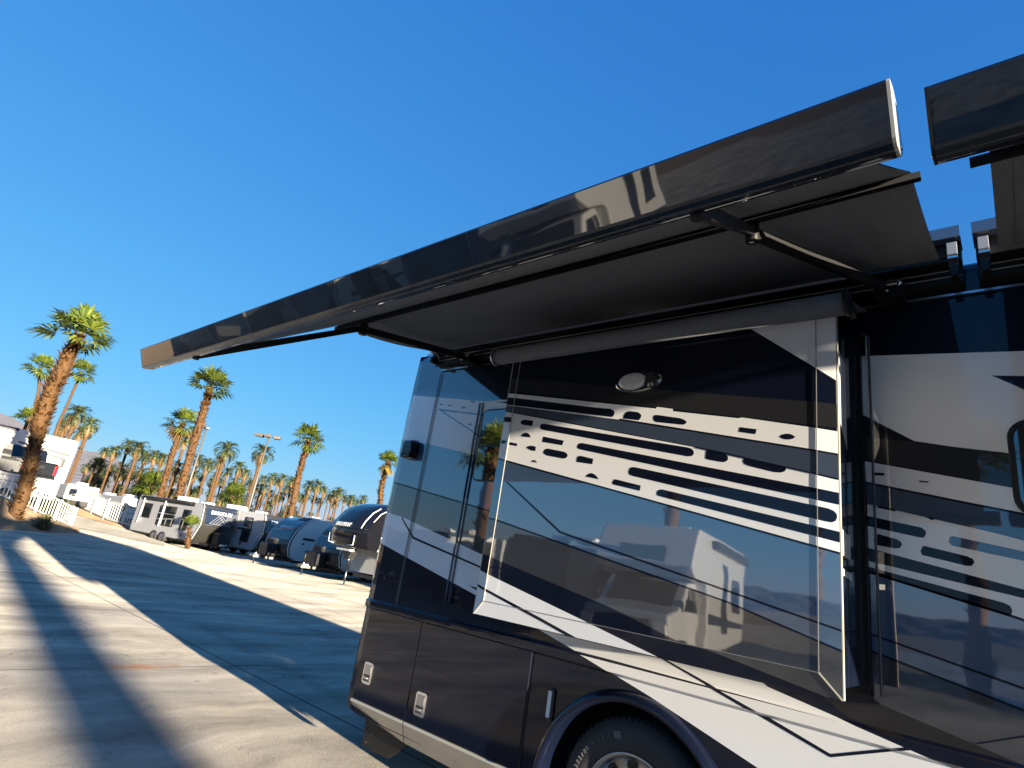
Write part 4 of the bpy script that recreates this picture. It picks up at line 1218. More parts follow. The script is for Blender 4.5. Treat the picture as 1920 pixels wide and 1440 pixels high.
# far date palms: four built, the rest copied
FAR = [(145, 778, 20), (170, 797, 18), (131, 789, 14), (150, 812, 15), (161, 812, 13), (122, 805, 12), (118, 797, 10), (215, 847, 15), (197, 848, 10), (241, 836, 15), (259, 842, 16), (273, 858, 12), (291, 856, 14), (304, 861, 12),
       (180, 868, 13), (162, 878, 11), (190, 871, 13), (228, 878, 12), (347, 826, 15), (372, 862, 13), (390, 873, 14), (425, 846, 18), (412, 866, 13), (449, 878, 13), (460, 889, 12), (426, 886, 10), (332, 877, 12), (491, 851, 18),
       (493, 900, 10), (497, 916, 9), (511, 897, 11), (530, 899, 12), (521, 903, 9), (549, 904, 11), (537, 916, 9), (581, 912, 12), (596, 912, 12), (608, 920, 10), (616, 934, 9), (625, 928, 11), (636, 925, 12), (659, 938, 11), (681, 936, 9), (646, 936, 9),
       (470, 905, 10), (479, 915, 10), (487, 930, 9), (506, 925, 8), (515, 935, 9), (527, 930, 8), (557, 930, 9), (568, 935, 8), (589, 935, 8), (600, 940, 8), (440, 905, 10), (405, 895, 10), (397, 905, 9), (380, 895, 9), (365, 890, 10), (356, 900, 9),
       (318, 885, 10), (327, 900, 9), (300, 890, 10), (282, 885, 9), (265, 885, 10), (250, 872, 10), (236, 890, 9), (222, 893, 9), (208, 880, 11), (198, 892, 9), (186, 893, 9), (175, 895, 10), (165, 900, 9), (670, 944, 8), (628, 943, 8), (415, 905, 9), (455, 912, 9), (340, 895, 9), (545, 925, 8), (575, 928, 8)]
_r = random.Random(31)
for _k in range(74):
    _x = _r.uniform(160, 690); _h = 914 + _x * .158
    FAR.append((_x, _h - _r.uniform(28, 75) * (1 - (_x - 160) / 1100), _r.uniform(8, 11)))
protos = []


def date_proto(k):
    root = empty('date_palm')
    tag(root, 'x', 'palm tree', 'date palms in the grove beyond the trailers')
    h = (7.5, 9.0, 10.5, 8.2)[k]
    mb = MB(); r_ = random.Random(k + 50)
    P2 = [Vector((.12 * math.sin(z * .4 + k), .1 * math.cos(z * .33 + k), -z)) for z in [h * (1 - i / 6) for i in range(7)]]
    mb.tube(P2, [.34, .27, .25, .25, .27, .36, .30], M_bark, 8)
    boots(mb, P2, [.34, .27, .25, .25, .27, .36, .30], 70, k, .22, M_boot)
    mb.lathe([(-1.5, .27), (-1.1, .50), (-.45, .58), (.1, .35), (.25, .05)], M_boot, 9, (P2[-1].x, P2[-1].y, 0), axis='z', smooth=False)
    mb.build('trunk', root, fix=False)
    mb = MB(); feather_crown(mb, 2.7, k + 70, 30, M_feather, 9, M_dry, 4)
    c = mb.build('crown', root, fix=False); c.location = (P2[-1].x, P2[-1].y, .1)
    return root


protos = [date_proto(k) for k in range(4)]
HT = [7.5, 9.0, 10.5, 8.2]
used = set()
r_ = random.Random(21)
for i, (px, py, r) in enumerate(FAR):
    d = min(2.25 * FPX / r * .92, 260)
    p = at(px, py, d)
    # ground falls where the crown height says: choose the trunk length nearest to the real height
    need = p.z - 0.0
    k = min(range(4), key=lambda q: abs(HT[q] - need) + (0 if q not in used else r_.random() * 2.5))
    if k not in used: o = protos[k]; used.add(k)
    else: o = copy_tree(protos[k])
    sc = need / HT[k]
    o.location = p
    o.rotation_euler = (0, 0, r_.random() * 6.28)
    w = max(.8, min(1.15, r_.uniform(.85, 1.1)))
    o.scale = (w, w, w)
    for ch in o.children:
        if ch.name.startswith('trunk'): ch.scale = (1, 1, max(.3, need / HT[k] / w))
    if r >= 17 and px in (145, 170, 425, 491): lab = {145: 'large date palm crown topmost in the cluster right of the white trailer', 170: 'date palm right of the topmost one above the white trailer', 425: 'tallest date palm left of the lamp post', 491: 'tall date palm standing behind the lamp post'}[px]
    elif px < 165 and py < 820: lab = 'date palm in the tight cluster beside the white trailer roof'
    elif px < 315: lab = 'small date palm in the distant grove left of the orange fan palms'
    elif px < 480: lab = 'small date palm in the distant grove between the orange fan palms and the lamp post'
    else: lab = 'tiny date palm in the farthest grove right of the lamp post'
    o['label'] = lab
for k in range(4):
    if k not in used:
        for ch in list(protos[k].children): bpy.data.objects.remove(ch)
        bpy.data.objects.remove(protos[k])
# low scrub and hedges that close the foot of the grove
mb = MB(); r_ = random.Random(5)
for i in range(2600):
    az = math.radians(r_.uniform(128, 170)); dd = r_.uniform(70, 190)
    c = Vector((math.cos(az) * dd, math.sin(az) * dd, 0)); s = r_.uniform(.5, 1.6)
    for k in range(5):
        a = r_.random() * 6.28; q = c + Vector((r_.uniform(-1.2, 1.2), r_.uniform(-1.2, 1.2), r_.uniform(.2, 1.8)))
        t = Vector((math.cos(a), math.sin(a), r_.uniform(.2, 1.2))) * s * .5; w = Vector((-math.sin(a), math.cos(a), 0)) * s * .25
        mb.add([q - w, q + w, q + t], [(0, 1, 2)], M_feather)
tag(mb.build('low_shrubbery', fix=False), 'dusty green low growth along the foot of the distant palm grove', 'shrubs', kind='stuff')

# desert shrub at the edge of the bank
p = at(75, 1003, 28.2)
p.z = .05
root = tag(empty('desert_shrub', p), 'dry yellow green bush at the foot of the dirt bank', 'bush')
mb = MB(); r_ = random.Random(9)
for i in range(420):
    az = r_.random() * 6.28; el = math.radians(r_.uniform(12, 88)); L = r_.uniform(.3, .85)
    d = Vector((math.cos(az) * math.cos(el), math.sin(az) * math.cos(el), math.sin(el)))
    s = Vector((-math.sin(az), math.cos(az), 0)) * .022
    q = d * L
    mb.add([d * .05 - s * .5, d * .05 + s * .5, q + s * .5, q - s * .5], [(0, 1, 2, 3)], M_scrub)
    for k in range(4):
        f = r_.uniform(.4, 1); c = d * L * f; t = Vector((r_.uniform(-1, 1), r_.uniform(-1, 1), r_.uniform(0, 1))) * .10
        mb.add([c - s, c + s, c + t], [(0, 1, 2)], M_scrub)
mb.build('foliage', root, fix=False)


# ------------------------------------------------------------------ railings
def railing(pts, heights, label, npost, n):
    pts = [Vector(p) for p in pts]
    root = tag(empty('railing', pts[0]), label, 'fence', 'white picket railings along the ramp'); o0 = pts[0]
    L = [p - o0 for p in pts]
    cum = [0]
    for a, b in zip(L, L[1:]): cum.append(cum[-1] + (b - a).length)

    def on(s):
        for i in range(len(L) - 1):
            if s <= cum[i + 1] or i == len(L) - 2:
                t = (s - cum[i]) / (cum[i + 1] - cum[i]); return L[i].lerp(L[i + 1], t), heights[i] + (heights[i + 1] - heights[i]) * t
    mb = MB()
    for k in range(1, n):
        p, h = on(cum[-1] * k / n)
        mb.box((p.x - .024, p.y - .024, p.z + .10), (p.x + .024, p.y + .024, p.z + h - .04), M_fence)
    mb.build('pickets', root)
    mb = MB()
    for i in range(len(L) - 1):
        for z0, z1 in ((.10, .10), (heights[i] - .04, heights[i + 1] - .04)):
            mb.bar(L[i] + Vector((0, 0, z0)), L[i + 1] + Vector((0, 0, z1)), .05, .075, M_fence)
    mb.build('rail', root)
    for k in range(npost + 1):
        p, h = on(cum[-1] * k / npost)
        mb = MB(); mb.box((-.05, -.05, -.15), (.05, .05, h + .03), M_fence); mb.box((-.06, -.06, h + .03), (.06, .06, h + .05), M_fence)
        q = mb.build('post', root); q.location = p


f1 = [Vector(p) for p in F1]
railing(f1, [1.15] * 5, 'white picket railing descending the dirt bank behind the big palm', 5, 36)
railing(F2, [1.50, 1.38, 1.26, 1.15], 'white picket railing along the ramp ending beside the grey trailer', 5, 46)

# ------------------------------------------------------------------ lamp posts
p = at(466, 955, 44); base = Vector((p.x, p.y, 0)); hd = at(508, 812, 44)
base.x += (hd.x - p.x) * 0; top = Vector((base.x, base.y, hd.z))
root = tag(empty('lamp_post', base), 'tall grey lamp post with three boxy heads above the trailers', 'lamp post')
hh = top.z
mb = MB(); mb.tube([(0, 0, -.1), (0, 0, hh)], [.105, .065], M_galv, 10); mb.build('pole', root)
mb = MB(); mb.tube([(0, 0, 0), (0, 0, .7)], .28, M_conc, 14); mb.build('footing', root)
vdir = Vector((fwd.x, fwd.y, 0)).normalized(); sdir = Vector((right.x, right.y, 0)).normalized()
for dv in (sdir * -1, (sdir * .75 + vdir * .2), vdir * -.35):
    mb = MB(); a = Vector((0, 0, hh - .05)) + dv * .12; b = Vector((0, 0, hh + .0)) + dv * (1.05)
    mb.bar(a, a.lerp(b, .4), .07, .07, M_bronze)
    mb.bar(a.lerp(b, .38), b + dv.normalized() * .05, .48, .22, M_bronze)
    mb.build('lamp_head', root, bevel=.03)
p = at(360, 890, 52)
root = tag(empty('lamp_post', (p.x, p.y, 0)), 'thin pale pole close against the tall leaning fan palm', 'lamp post')
zt = at(392, 800, 52).z
mb = MB(); mb.tube([(0, 0, 0), (0, 0, zt)], [.11, .08], M_galv, 10); mb.build('pole', root)
mb = MB(); mb.bar((-.3, 0, zt), (.3, 0, zt + .02), .35, .15, M_galv); mb.build('lamp_head', root)

# the palm whose blurred shadow lies across the concrete
for sx, sy, hgt in ((36, -2.62, 9.5),):
    r0 = .40
    fan_palm([(sx, sy, 0), (sx + .1, sy, 3), (sx, sy + .05, 6), (sx + .1, sy, hgt)], [.48, r0, .38, .30], 2.0, int(sx), 'fan palm ahead of the motorhome whose shadow falls across the concrete', 160, .25, nf=28, name='fan_palm')

# ------------------------------------------------------------------ trailers
# local frame: +x forward, y across (width), z up; the nose is at x = 0, the body runs back along -x
def rv_wheels(root, xs, w, r=.34):
    for x in xs:
        for sg in (-1, 1):
            mb = MB(); y = sg * (w / 2 - .02)
            prof = [(-.10, r * .55), (-.12, r * .9), (-.08, r), (.06, r), (.09, r * .9), (.07, r * .55)]
            mb.lathe([(y + sg * t * -1 if False else y + t * sg, q) for t, q in prof], M_rubber, 24, (x, 0, r))
            wl = mb.build('wheel', root)
            mb = MB(); mb.lathe([(y + sg * .07, r * .58), (y + sg * .085, r * .5), (y + sg * .05, r * .2), (y + sg * .09, r * .12), (y + sg * .09, 0)], M_alu, 20, (x, 0, r)); mb.build('rim', wl)


def extrude_profile(mb, prof, w, mat, capmat):
    mb.prism(prof, -w / 2, w / 2, mat, 'y', capmat)


EMB = [((0, 0), (.52, .56)), ((.16, 0), (.60, .47)), ((.32, 0), (.68, .38)), ((.52, .56), (1.15, 0)), ((.0, 0), (1.15, 0)), ((.44, .46), (.95, .0)), ((.48, 0), (.76, .28))]


def trailer(name, label, loc, heading, nose, Lb, w, zr, zb=.45, side=M_gel, cap=M_cap, panel=True, text='BRINKLEY', tz=None, emblem=False, door_side=-1, awn=False, group='travel trailers in the row', cat='trailer', stripe=True, battery=True, winspec=(), ac=True, edge=True, tsize=.30):
    """nose: outline of the front from the bottom up, (x, z), x <= 0 is behind the nose"""
    root = tag(empty(name, loc, heading), label, cat, group)
    prof = [(-Lb, zb), (-Lb - .05, zb + .2), (-Lb - .05, zr - .15), (-Lb + .1, zr)] + [(x, z) for x, z in reversed(nose)]
    mb = MB(); extrude_profile(mb, prof, w, M_roof, side)
    body = mb.build('body', root)
    # nose cap, a skin a little proud of the box, wrapping the edges
    mb = MB(); W2 = w / 2 + .012
    off = .03
    n = len(nose)
    vs = [(x + off, -W2, z) for x, z in nose] + [(x + off, W2, z) for x, z in nose]
    mb.add(vs, [(i, i + 1, n + i + 1, n + i) for i in range(n - 1)], cap, True)
    for sg in (-1, 1):
        a = [(x + off, sg * W2, z) for x, z in nose]; b = [(x - .10, sg * W2, z) for x, z in nose]
        mb.add(a + b, [(i, i + 1, n + i + 1, n + i) for i in range(n - 1)], cap)
    capo = mb.build('front_cap', root)
    if edge:
        for sg in (-1, 1):
            mb = MB(); mb.tube([(x + off - .02, sg * (W2 + .004), z) for x, z in nose], .022, M_letter, 6)
            mb.build('edge_trim', capo)

    def on_nose(z):
        for (xa, za), (xb, zb_) in zip(nose, nose[1:]):
            if za <= z <= zb_:
                t = (z - za) / (zb_ - za); return xa + (xb - xa) * t + off, math.atan2(xb - xa, zb_ - za)
        return nose[-1][0], 0
    if panel:
        zs = [p[1] for p in nose]; lo = zb + (zr - zb) * .42; hi = zr - .12
        mb = MB(); m = 8; pv = []
        for k in range(m + 1):
            z = lo + (hi - lo) * k / m; x, _ = on_nose(z); pv += [(x + .008, -w / 2 + .16, z), (x + .008, w / 2 - .16, z)]
        mb.add(pv, [(2 * k, 2 * k + 1, 2 * k + 3, 2 * k + 2) for k in range(m)], M_panel, True)
        mb.build('front_panel', capo)
    if text:
        z = tz or (zr - .45); x, ang = on_nose(z)
        # text plane: right = +y when seen from ahead means -y... seen from the front, left-to-right is +y -> use basis (0,1,0)
        M = Matrix.Translation((x + .014, 0, z)) @ Matrix(((0, math.sin(ang), math.cos(ang), 0), (1, 0, 0, 0), (0, math.cos(ang), -math.sin(ang), 0), (0, 0, 0, 1)))
        lettering('lettering', text, tsize, M_letter, capo, M, .006, 1.25, .92)
    if emblem:
        mb = MB(); z0 = zb + (zr - zb) * .50
        for (y0, a), (y1, b) in EMB:
            A = (y0 - .57) * 1.25; B = (y1 - .57) * 1.25; za = z0 + a * 1.05; zc = z0 + b * 1.05
            xa, _ = on_nose(za); xb, _ = on_nose(zc)
            mb.bar((xa + .012, A, za), (xb + .012, B, zc), .03, .03, M_lgrey, (1, 0, 0))
        mb.build('emblem', capo)
    if stripe:
        mb = MB()
        for sg in (-1, 1):
            y = sg * (w / 2 + .003); zs = zb + (zr - zb) * .47
            xs = nose[0][0] - .25
            mb.add([(xs, y, zs), (-Lb, y, zs), (-Lb, y, zs + .12), (xs, y, zs + .12)], [(0, 1, 2, 3)], M_black)
            mb.add([(xs - 1.9, y * 1.0005, zb + .30), (xs - 3.3, y * 1.0005, zb + .30), (xs - 2.3, y * 1.0005, zs + .5), (xs - 1.7, y * 1.0005, zs + .5)], [(0, 1, 2, 3)], M_black)
        mb.build('side_graphic', body, fix=False)
    for (x0, x1, z0, z1, sg) in winspec:
        y = sg * (w / 2); a, b = sorted((y, y + sg * .03))
        mb = MB(); mb.prism(rrect(x0, z0, x1, z1, .06), a, b, M_black); wd = mb.build('window', root)
        a, b = sorted((y + sg * .028, y + sg * .036))
        mb = MB(); mb.prism(rrect(x0 + .05, z0 + .05, x1 - .05, z1 - .05, .04), a, b, M_glass)
        if z1 - z0 > 1.0: mb.box((x0 + .03, a, (z0 + z1) / 2 + .1), (x1 - .03, b + sg * .004 if sg > 0 else b, (z0 + z1) / 2 + .15), M_letter)
        mb.build('pane', wd)
    # small hatches and vents on the side
    for sg in (-1, 1):
        mb = MB(); y = sg * w / 2; a, b = sorted((y, y + sg * .012))
        mb.box((nose[0][0] - .95, a, zb + .14), (nose[0][0] - .83, b, zb + .30), M_black)
        mb.build('hatch', body)
        mb = MB(); mb.box((nose[0][0] - .40, a, zb + (zr - zb) * .36), (nose[0][0] - .28, b, zb + (zr - zb) * .40), M_black); mb.build('hatch', body)
    if awn:
        mb = MB(); y = -w / 2
        mb.tube([(-Lb + .5, y - .10, zr - .10), (nose[0][0] - .6, y - .10, zr - .10)], .08, M_black, 10)
        mb.box((-Lb + .3, y - .05, zr - .28), (nose[0][0] - .4, y, zr - .02), M_black)
        for x in (-Lb + .6, nose[0][0] - 3.2): mb.bar((x, y - .06, zr - .15), (x + .0, y - .08, zb + .5), .06, .05, M_letter)
        mb.build('awning', root)
    mb = MB()
    mb.box((-Lb * .55 - .55, -.42, zr), (-Lb * .55 + .45, .42, zr + .28), M_letter)
    mb.box((-Lb * .55 + .45, -.36, zr), (-Lb * .55 + .55, .36, zr + .22), M_gel)
    if ac: mb.build('roof_air_conditioner', root, bevel=.05)
    mb = MB(); mb.box((-Lb * .25 - .3, -.3, zr), (-Lb * .25 + .25, .3, zr + .12), M_letter); mb.build('roof_vent', root, bevel=.03)
    rv_wheels(root, (-Lb * .62, -Lb * .62 + .85), w)
    mb = MB(); mb.box((-Lb, -w / 2 + .2, zb - .16), (nose[0][0], w / 2 - .2, zb), M_black); mb.build('chassis', root)
    if battery:
        mb = MB()
        for sg in (-1, 1): mb.bar((nose[0][0] - .2, sg * .55, zb - .08), (1.15, sg * .04, zb - .08), .07, .12, M_black)
        mb.box((1.05, -.06, zb - .10), (1.35, .06, zb + .02), M_black)
        mb.build('tongue', root)
        mb = MB(); mb.rbox((.18, -.42, zb - .02), (.72, .42, zb + .66), .12, M_black, 'x'); mb.build('propane_cover', root, bevel=.03)
        mb = MB(); mb.tube([(1.02, 0, .02), (1.02, 0, zb + .5)], .032, M_alu, 10); mb.box((.94, -.10, 0), (1.10, .10, .02), M_alu)
        mb.tube([(1.02, 0, zb + .1), (1.02, 0, zb + .62)], .05, M_black, 10); mb.build('jack', root)
        mb = MB(); mb.box((.80, -.30, zb - .05), (.98, .10, zb + .04), M_letter); mb.build('hitch_fitting', root)
    return root


LB = 6.8
noseA = [(-.75, .40), (-.55, .50), (-.18, 1.25), (-.10, 1.45), (-.22, 2.45), (-.35, 2.64)]
trailer('travel_trailer', 'grey capped travel trailer with a large striped triangle emblem on its nose', (-36.7, 16.15, 0), math.radians(13), noseA, LB, 2.42, 2.66, side=M_gelgrey, tz=2.20, emblem=True, awn=True,
        winspec=((-2.0, -1.25, .95, 2.15, -1), (-4.4, -2.7, 1.0, 2.2, -1), (-6.2, -5.2, 1.3, 2.2, -1)), stripe=False)
trailer('travel_trailer', 'travel trailer half hidden between the emblem trailer and the curved one', (-35.7, 19.4, 0), math.radians(22), noseA, LB, 2.42, 2.66, side=M_gelgrey, tz=2.18, awn=False,
        winspec=((-1.75, -1.1, .80, 2.3, -1), (-2.9, -2.3, 1.1, 2.2, -1)), stripe=True)
noseB = [(-.45, .42), (-.10, .60), (.02, 1.0), (-.02, 1.4), (-.20, 1.85), (-.50, 2.25), (-.85, 2.52), (-1.15, 2.64)]
trailer('travel_trailer', 'travel trailer with a curved dark blue and brown nose edged in white', (-29.95, 16.35, 0), math.radians(-90), noseB, LB, 2.42, 2.66, text='BRINKLEY', tz=2.02, tsize=.24, winspec=((-4.2, -3.2, 1.4, 2.2, 1),))
trailer('travel_trailer', 'travel trailer tucked behind the black fifth wheel with only its nose showing', (-25.45, 16.45, 0), math.radians(-90), noseB, LB, 2.42, 2.66, text='', winspec=((-4.2, -3.2, 1.4, 2.2, 1),), group='travel trailers in the row')


def fifth_wheel(label, loc, heading, zr=3.45, L=10.0, w=2.46, cap=M_capblack, text='BRINKLEY', group=None):
    root = tag(empty('fifth_wheel_trailer', loc, heading), label, 'trailer', group)
    prof = [(-L, .55), (-L, zr - .1), (-L + .15, zr), (-1.85, zr), (-1.0, 2.75), (-.75, 2.2), (-.75, 1.56), (-1.55, 1.50), (-1.62, .62)]
    mb = MB(); mb.prism(prof, -w / 2, w / 2, M_roof, 'y', M_gel); body = mb.build('body', root)
    nose = [(-.42, 1.52), (-.10, 1.58), (.02, 1.75), (.06, 2.15), (.04, 2.32), (-.10, 2.62), (-.38, 2.98), (-.72, 3.24), (-1.10, 3.40), (-1.5, 3.47)]
    # rounded cap: narrows toward the corners
    mb = MB(); cols = []
    m = 10
    for x, z in nose:
        row = []
        for k in range(m + 1):
            t = -1 + 2 * k / m
            row.append((x - .42 * abs(t) ** 3.2, t * (w / 2 + .015), z - (.05 * abs(t) ** 4 if z > 3.0 else 0)))
        cols.append(row)
    vs = [v for r in cols for v in r]
    mb.add(vs, [(i * (m + 1) + k, i * (m + 1) + k + 1, (i + 1) * (m + 1) + k + 1, (i + 1) * (m + 1) + k) for i in range(len(cols) - 1) for k in range(m)], cap, True)
    for sg, k in ((-1, 0), (1, m)):
        edge = [c[k] for c in cols]; y = sg * (w / 2 + .016)
        back = [(-.95, y, 1.52), (-1.35, y, 2.35), (-1.05, y, 2.72), (-1.75, y, zr + .01)]
        mb.add([(e[0], y, e[2]) for e in edge] + list(reversed(back)), [list(range(len(edge) + len(back)))], cap)
    capo = mb.build('front_cap', root, fix=False)
    # crease under the windscreen-like hood
    mb = MB()
    mb.tube([(cols[4][k][0] + .02, cols[4][k][1], cols[4][k][2] - .02 - .0) for k in range(m + 1)], .03, cap, 6)
    mb.build('cap_ridge', capo)
    for sg in (-1, 1):
        mb = MB()
        i0 = 1 if sg < 0 else m - 1
        mb.tube([(cols[i][i0][0] + .012, cols[i][i0][1], cols[i][i0][2]) for i in (4, 5, 6, 7)], .022, M_letter, 6)
        mb.tube([(cols[i][0 if sg < 0 else m][0] + .02, sg * (w / 2 + .02), cols[i][m][2]) for i in (5, 6, 7, 8)], .018, M_letter, 6)
        y = sg * (w / 2 + .02)
        mb.tube([(-1.75, y, zr - .03), (-1.08, y, 2.72), (-1.38, y, 2.35), (-1.0, y, 1.62), (-3.0, y, 1.50)], .02, M_letter, 6)
        i0 = 2 if sg < 0 else m - 2
        mb.tube([(cols[3][i0][0] - .0, cols[3][i0][1] + sg * .12, 2.02), (cols[2][i0][0] + .025, cols[2][i0][1] + sg * .12, 1.66), (cols[2][i0][0] + .035, cols[2][i0][1] - sg * .25, 1.64)], .02, M_letter, 6)
        mb.build('light_strip', capo)
    if text:
        z = 2.40; ang = math.atan2(-.14, .30)
        M = Matrix.Translation((.025, 0, z)) @ Matrix(((0, math.sin(ang), math.cos(ang), 0), (1, 0, 0, 0), (0, math.cos(ang), -math.sin(ang), 0), (0, 0, 0, 1)))
        lettering('lettering', text, .24, M_letter, capo, M, .008, 1.15, .85)
    mb = MB(); mb.box((-.75, -.16, 1.10), (-.45, .16, 1.52), M_black); mb.box((-.70, -.30, 1.28), (-.38, .32, 1.40), M_black); mb.tube([(-.6, 0, 1.02), (-.6, 0, 1.12)], .06, M_alu, 10)
    mb.box((-.45, -.5, 1.40), (-.25, .45, 1.48), M_letter); mb.build('king_pin', root)
    for sg in (-1, 1):
        mb = MB(); y = sg * (w / 2 - .16)
        mb.tube([(-1.38, y, .02), (-1.38, y, .75)], .035, M_alu, 10); mb.box((-1.48, y - .10, 0), (-1.28, y + .10, .025), M_alu)
        mb.tube([(-1.38, y, .6), (-1.38, y, 1.5)], .055, M_black, 10); mb.build('landing_leg', root)
    mb = MB()
    for sg in (-1, 1):
        y = sg * (w / 2); a, b = sorted((y, y + sg * .01))
        mb.box((-2.2, a, .9), (-2.1, b, 1.06), M_black); mb.box((-3.3, a, .75), (-3.2, b, .92), M_black)
        mb.box((-3.6, a, .66), (-3.59, b, 1.45), M_lgrey)
    for y in (-.5, .55): mb.box((-1.612 if False else -1.66, y, .9), (-1.60, y + .10, 1.08), M_black)
    mb.build('hatch', body)
    mb = MB(); mb.box((-5.2, -.42, zr), (-4.2, .42, zr + .28), M_letter); mb.build('roof_air_conditioner', root, bevel=.05)
    for (x0, x1) in ((-5.0, -3.6), (-8.5, -7.2)):
        mb = MB(); y = w / 2; mb.prism(rrect(x0, 1.7, x1, 2.6, .08), y, y + .03, M_glass); mb.build('window', root)
    rv_wheels(root, (-L * .68, -L * .68 + .9), w, .37)
    mb = MB(); mb.box((-L, -w / 2 + .2, .42), (-1.7, w / 2 - .2, .56), M_black); mb.build('chassis', root)
    return root


fifth_wheel('black nosed fifth wheel trailer standing on jacks beside the motorhome rear', (-20.85, 14.0, 0), math.radians(-90), group='fifth wheel trailers in the row')
fifth_wheel('fifth wheel trailer hidden behind the motorhome, nearest its rear', (-15.6, 15.0, 0), math.radians(-90), text='', group='fifth wheel trailers in the row')
trailer('travel_trailer', 'white travel trailer parked out of sight behind the motorhome', (-10.8, 16.4, 0), math.radians(-90), noseB, LB, 2.42, 2.66, text='', group='travel trailers in the row')

# ------------------------------------------------------------------ upper lot, left edge of the picture
def facing_box(name, label, cat, corner, yaw, size, build, group=None):
    root = tag(empty(name, corner, yaw), label, cat, group); build(root, *size); return root


def big_rv(root, Lx, Wy, H):
    # long side faces local -y... here the visible face is x = 0, spanning y 0..Wy
    mb = MB(); mb.prism(rrect(0, .55, Wy, H, .12), -Lx, 0, M_roof, 'x', M_gel); b = mb.build('body', root)
    mb = MB(); mb.box((0, -.2, .75), (.55, 1.95, H - .22), M_gel); s = mb.build('slide_room', root, bevel=.03)
    mb = MB(); mb.box((.552, .9, 1.75), (.556, 1.75, 2.05), M_dgrey); mb.box((.552, .6, 1.45), (.556, 1.6, 1.62), M_dgrey); mb.box((.552, .0, 2.55), (.556, 1.5, 2.6), M_dgrey)
    mb.build('side_graphic', s)
    mb = MB(); mb.box((.3, -.2, H - .20), (.75, 2.0, H - .05), M_black); mb.tube([(.7, -.2, H - .1), (.7, 2.0, H - .1)], .07, M_black, 8); mb.build('slide_topper', s)
    mb = MB()
    mb.add([(.006, 2.3, H - .75), (.006, Wy - .25, H - .95), (.006, Wy - .25, H - 1.12), (.006, 2.3, H - .85)], [(0, 1, 2, 3)], M_dgrey)
    mb.add([(.006, 2.3, H - 1.0), (.006, Wy - .35, H - 1.25), (.006, Wy - .35, H - 1.40), (.006, 2.3, H - 1.12)], [(0, 1, 2, 3)], M_dgrey)
    mb.build('side_graphic', b, fix=False)
    mb = MB(); mb.box((-.0, Wy - .55, H - 1.9), (.02, Wy - .35, H - 1.35), M_black); mb.build('grab_handle', b, bevel=.02)
    mb = MB(); mb.prism(rrect(2.35, H - 2.05, 3.35, H - 1.05, .12), .0, .03, M_glass, 'x'); mb.build('window', b)
    mb = MB(); mb.box((-1.6, Wy * .52, H), (-.5, Wy * .52 + .9, H + .26), M_black); mb.build('roof_air_conditioner', root, bevel=.06)
    mb = MB(); mb.lathe([(H, .28), (H + .16, .26), (H + .3, .12), (H + .33, 0)], M_letter, 20, (-1.2, .9, 0), axis='z'); mb.build('satellite_dome', root)
    mb = MB(); mb.tube([(.06, Wy + .02, H - .42), (.06, Wy + .42, H - .42)], .05, M_black, 8); mb.box((-.02, Wy + .3, H - .6), (.12, Wy + .5, H - .36), M_black); mb.build('mirror', root)
    rv_wheels2(root, Lx, Wy)


def rv_wheels2(root, Lx, Wy):
    for y in (.5, Wy - .6):
        mb = MB(); mb.lathe([(-.3, .2), (-.3, .48), (-.02, .50), (0, .3), (-.01, 0)], M_rubber, 22, (-.1, y, .5), axis='x'); mb.build('wheel', root)


def yaw_at(px): return 0.0


c = at(-48, 880, 41); rvy = math.radians(0)
xr = -48.0
def onx(px, py, x):
    r = fwd + right * ((px - 960) / FPX) + down * ((py - 720) / FPX); t = x / r.x; return EYE + r * t
yR = onx(137, 860, xr).y; zT = onx(120, 822, xr).z
root = facing_box('motorhome', 'white motorhome with a bulging slide room and grey stripes on the upper lot', 'motorhome', (xr, yR - 5.4, 2.0), 0, (8.5, 5.4, zT - 2.0), lambda r, a, b, h: big_rv(r, a, b, h))

# black pickup seen from behind
def pickup(root):
    w = 1.0
    mb = MB()
    side = [(0, .62), (0, 1.25), (-.02, 1.30), (-1.75, 1.30), (-1.78, 1.34), (-2.15, 1.92), (-2.35, 1.97), (-3.5, 1.95), (-4.15, 1.36), (-5.5, 1.22), (-5.6, .62)]
    mb.prism(side, -w, w, M_truck, 'y'); b = mb.build('body', root, bevel=.05)
    mb = MB(); mb.box((.0, -w + .22, .72), (.03, w - .22, 1.27), M_truck); tg = mb.build('tailgate', root, bevel=.015)
    mb = MB(); mb.box((.03, -.22, 1.02), (.045, .22, 1.14), M_black); mb.build('handle', tg)
    mb = MB(); mb.bar((-.01, -w + .05, 1.305), (-1.7, -w + .05, 1.335), .1, .06, M_black); mb.box((-1.7, -w + .08, 1.30), (0, w - .08, 1.335), M_black); mb.build('bed_cover', root)
    for sg in (-1, 1):
        mb = MB(); a, b_ = sorted((sg * (w - .20), sg * (w + .012))); mb.box((-.12, a, .78), (.035, b_, 1.24), M_red); mb.build('tail_light', root, bevel=.02)
    mb = MB(); mb.box((-1.99 - .02, -.25, 1.80), (-1.94 - .02, .25, 1.86), M_red); mb.build('brake_light', root)
    mb = MB(); mb.add([(-1.82, -.75, 1.40), (-1.82, .75, 1.40), (-2.13, .68, 1.86), (-2.13, -.68, 1.86)], [(0, 1, 2, 3)], M_glass); mb.build('rear_window', root)
    mb = MB(); mb.box((-.05, -w + .05, .48), (.16, w - .05, .66), M_black); mb.build('bumper', root, bevel=.03)
    for x in (-.95, -4.6):
        for sg in (-1, 1):
            mb = MB(); y = sg * (w - .12); mb.lathe([(y - .12, .2), (y - .13, .36), (y - .08, .40), (y + .08, .40), (y + .13, .36), (y + .12, .2)], M_rubber, 24, (x, 0, .40)); mb.build('wheel', root)


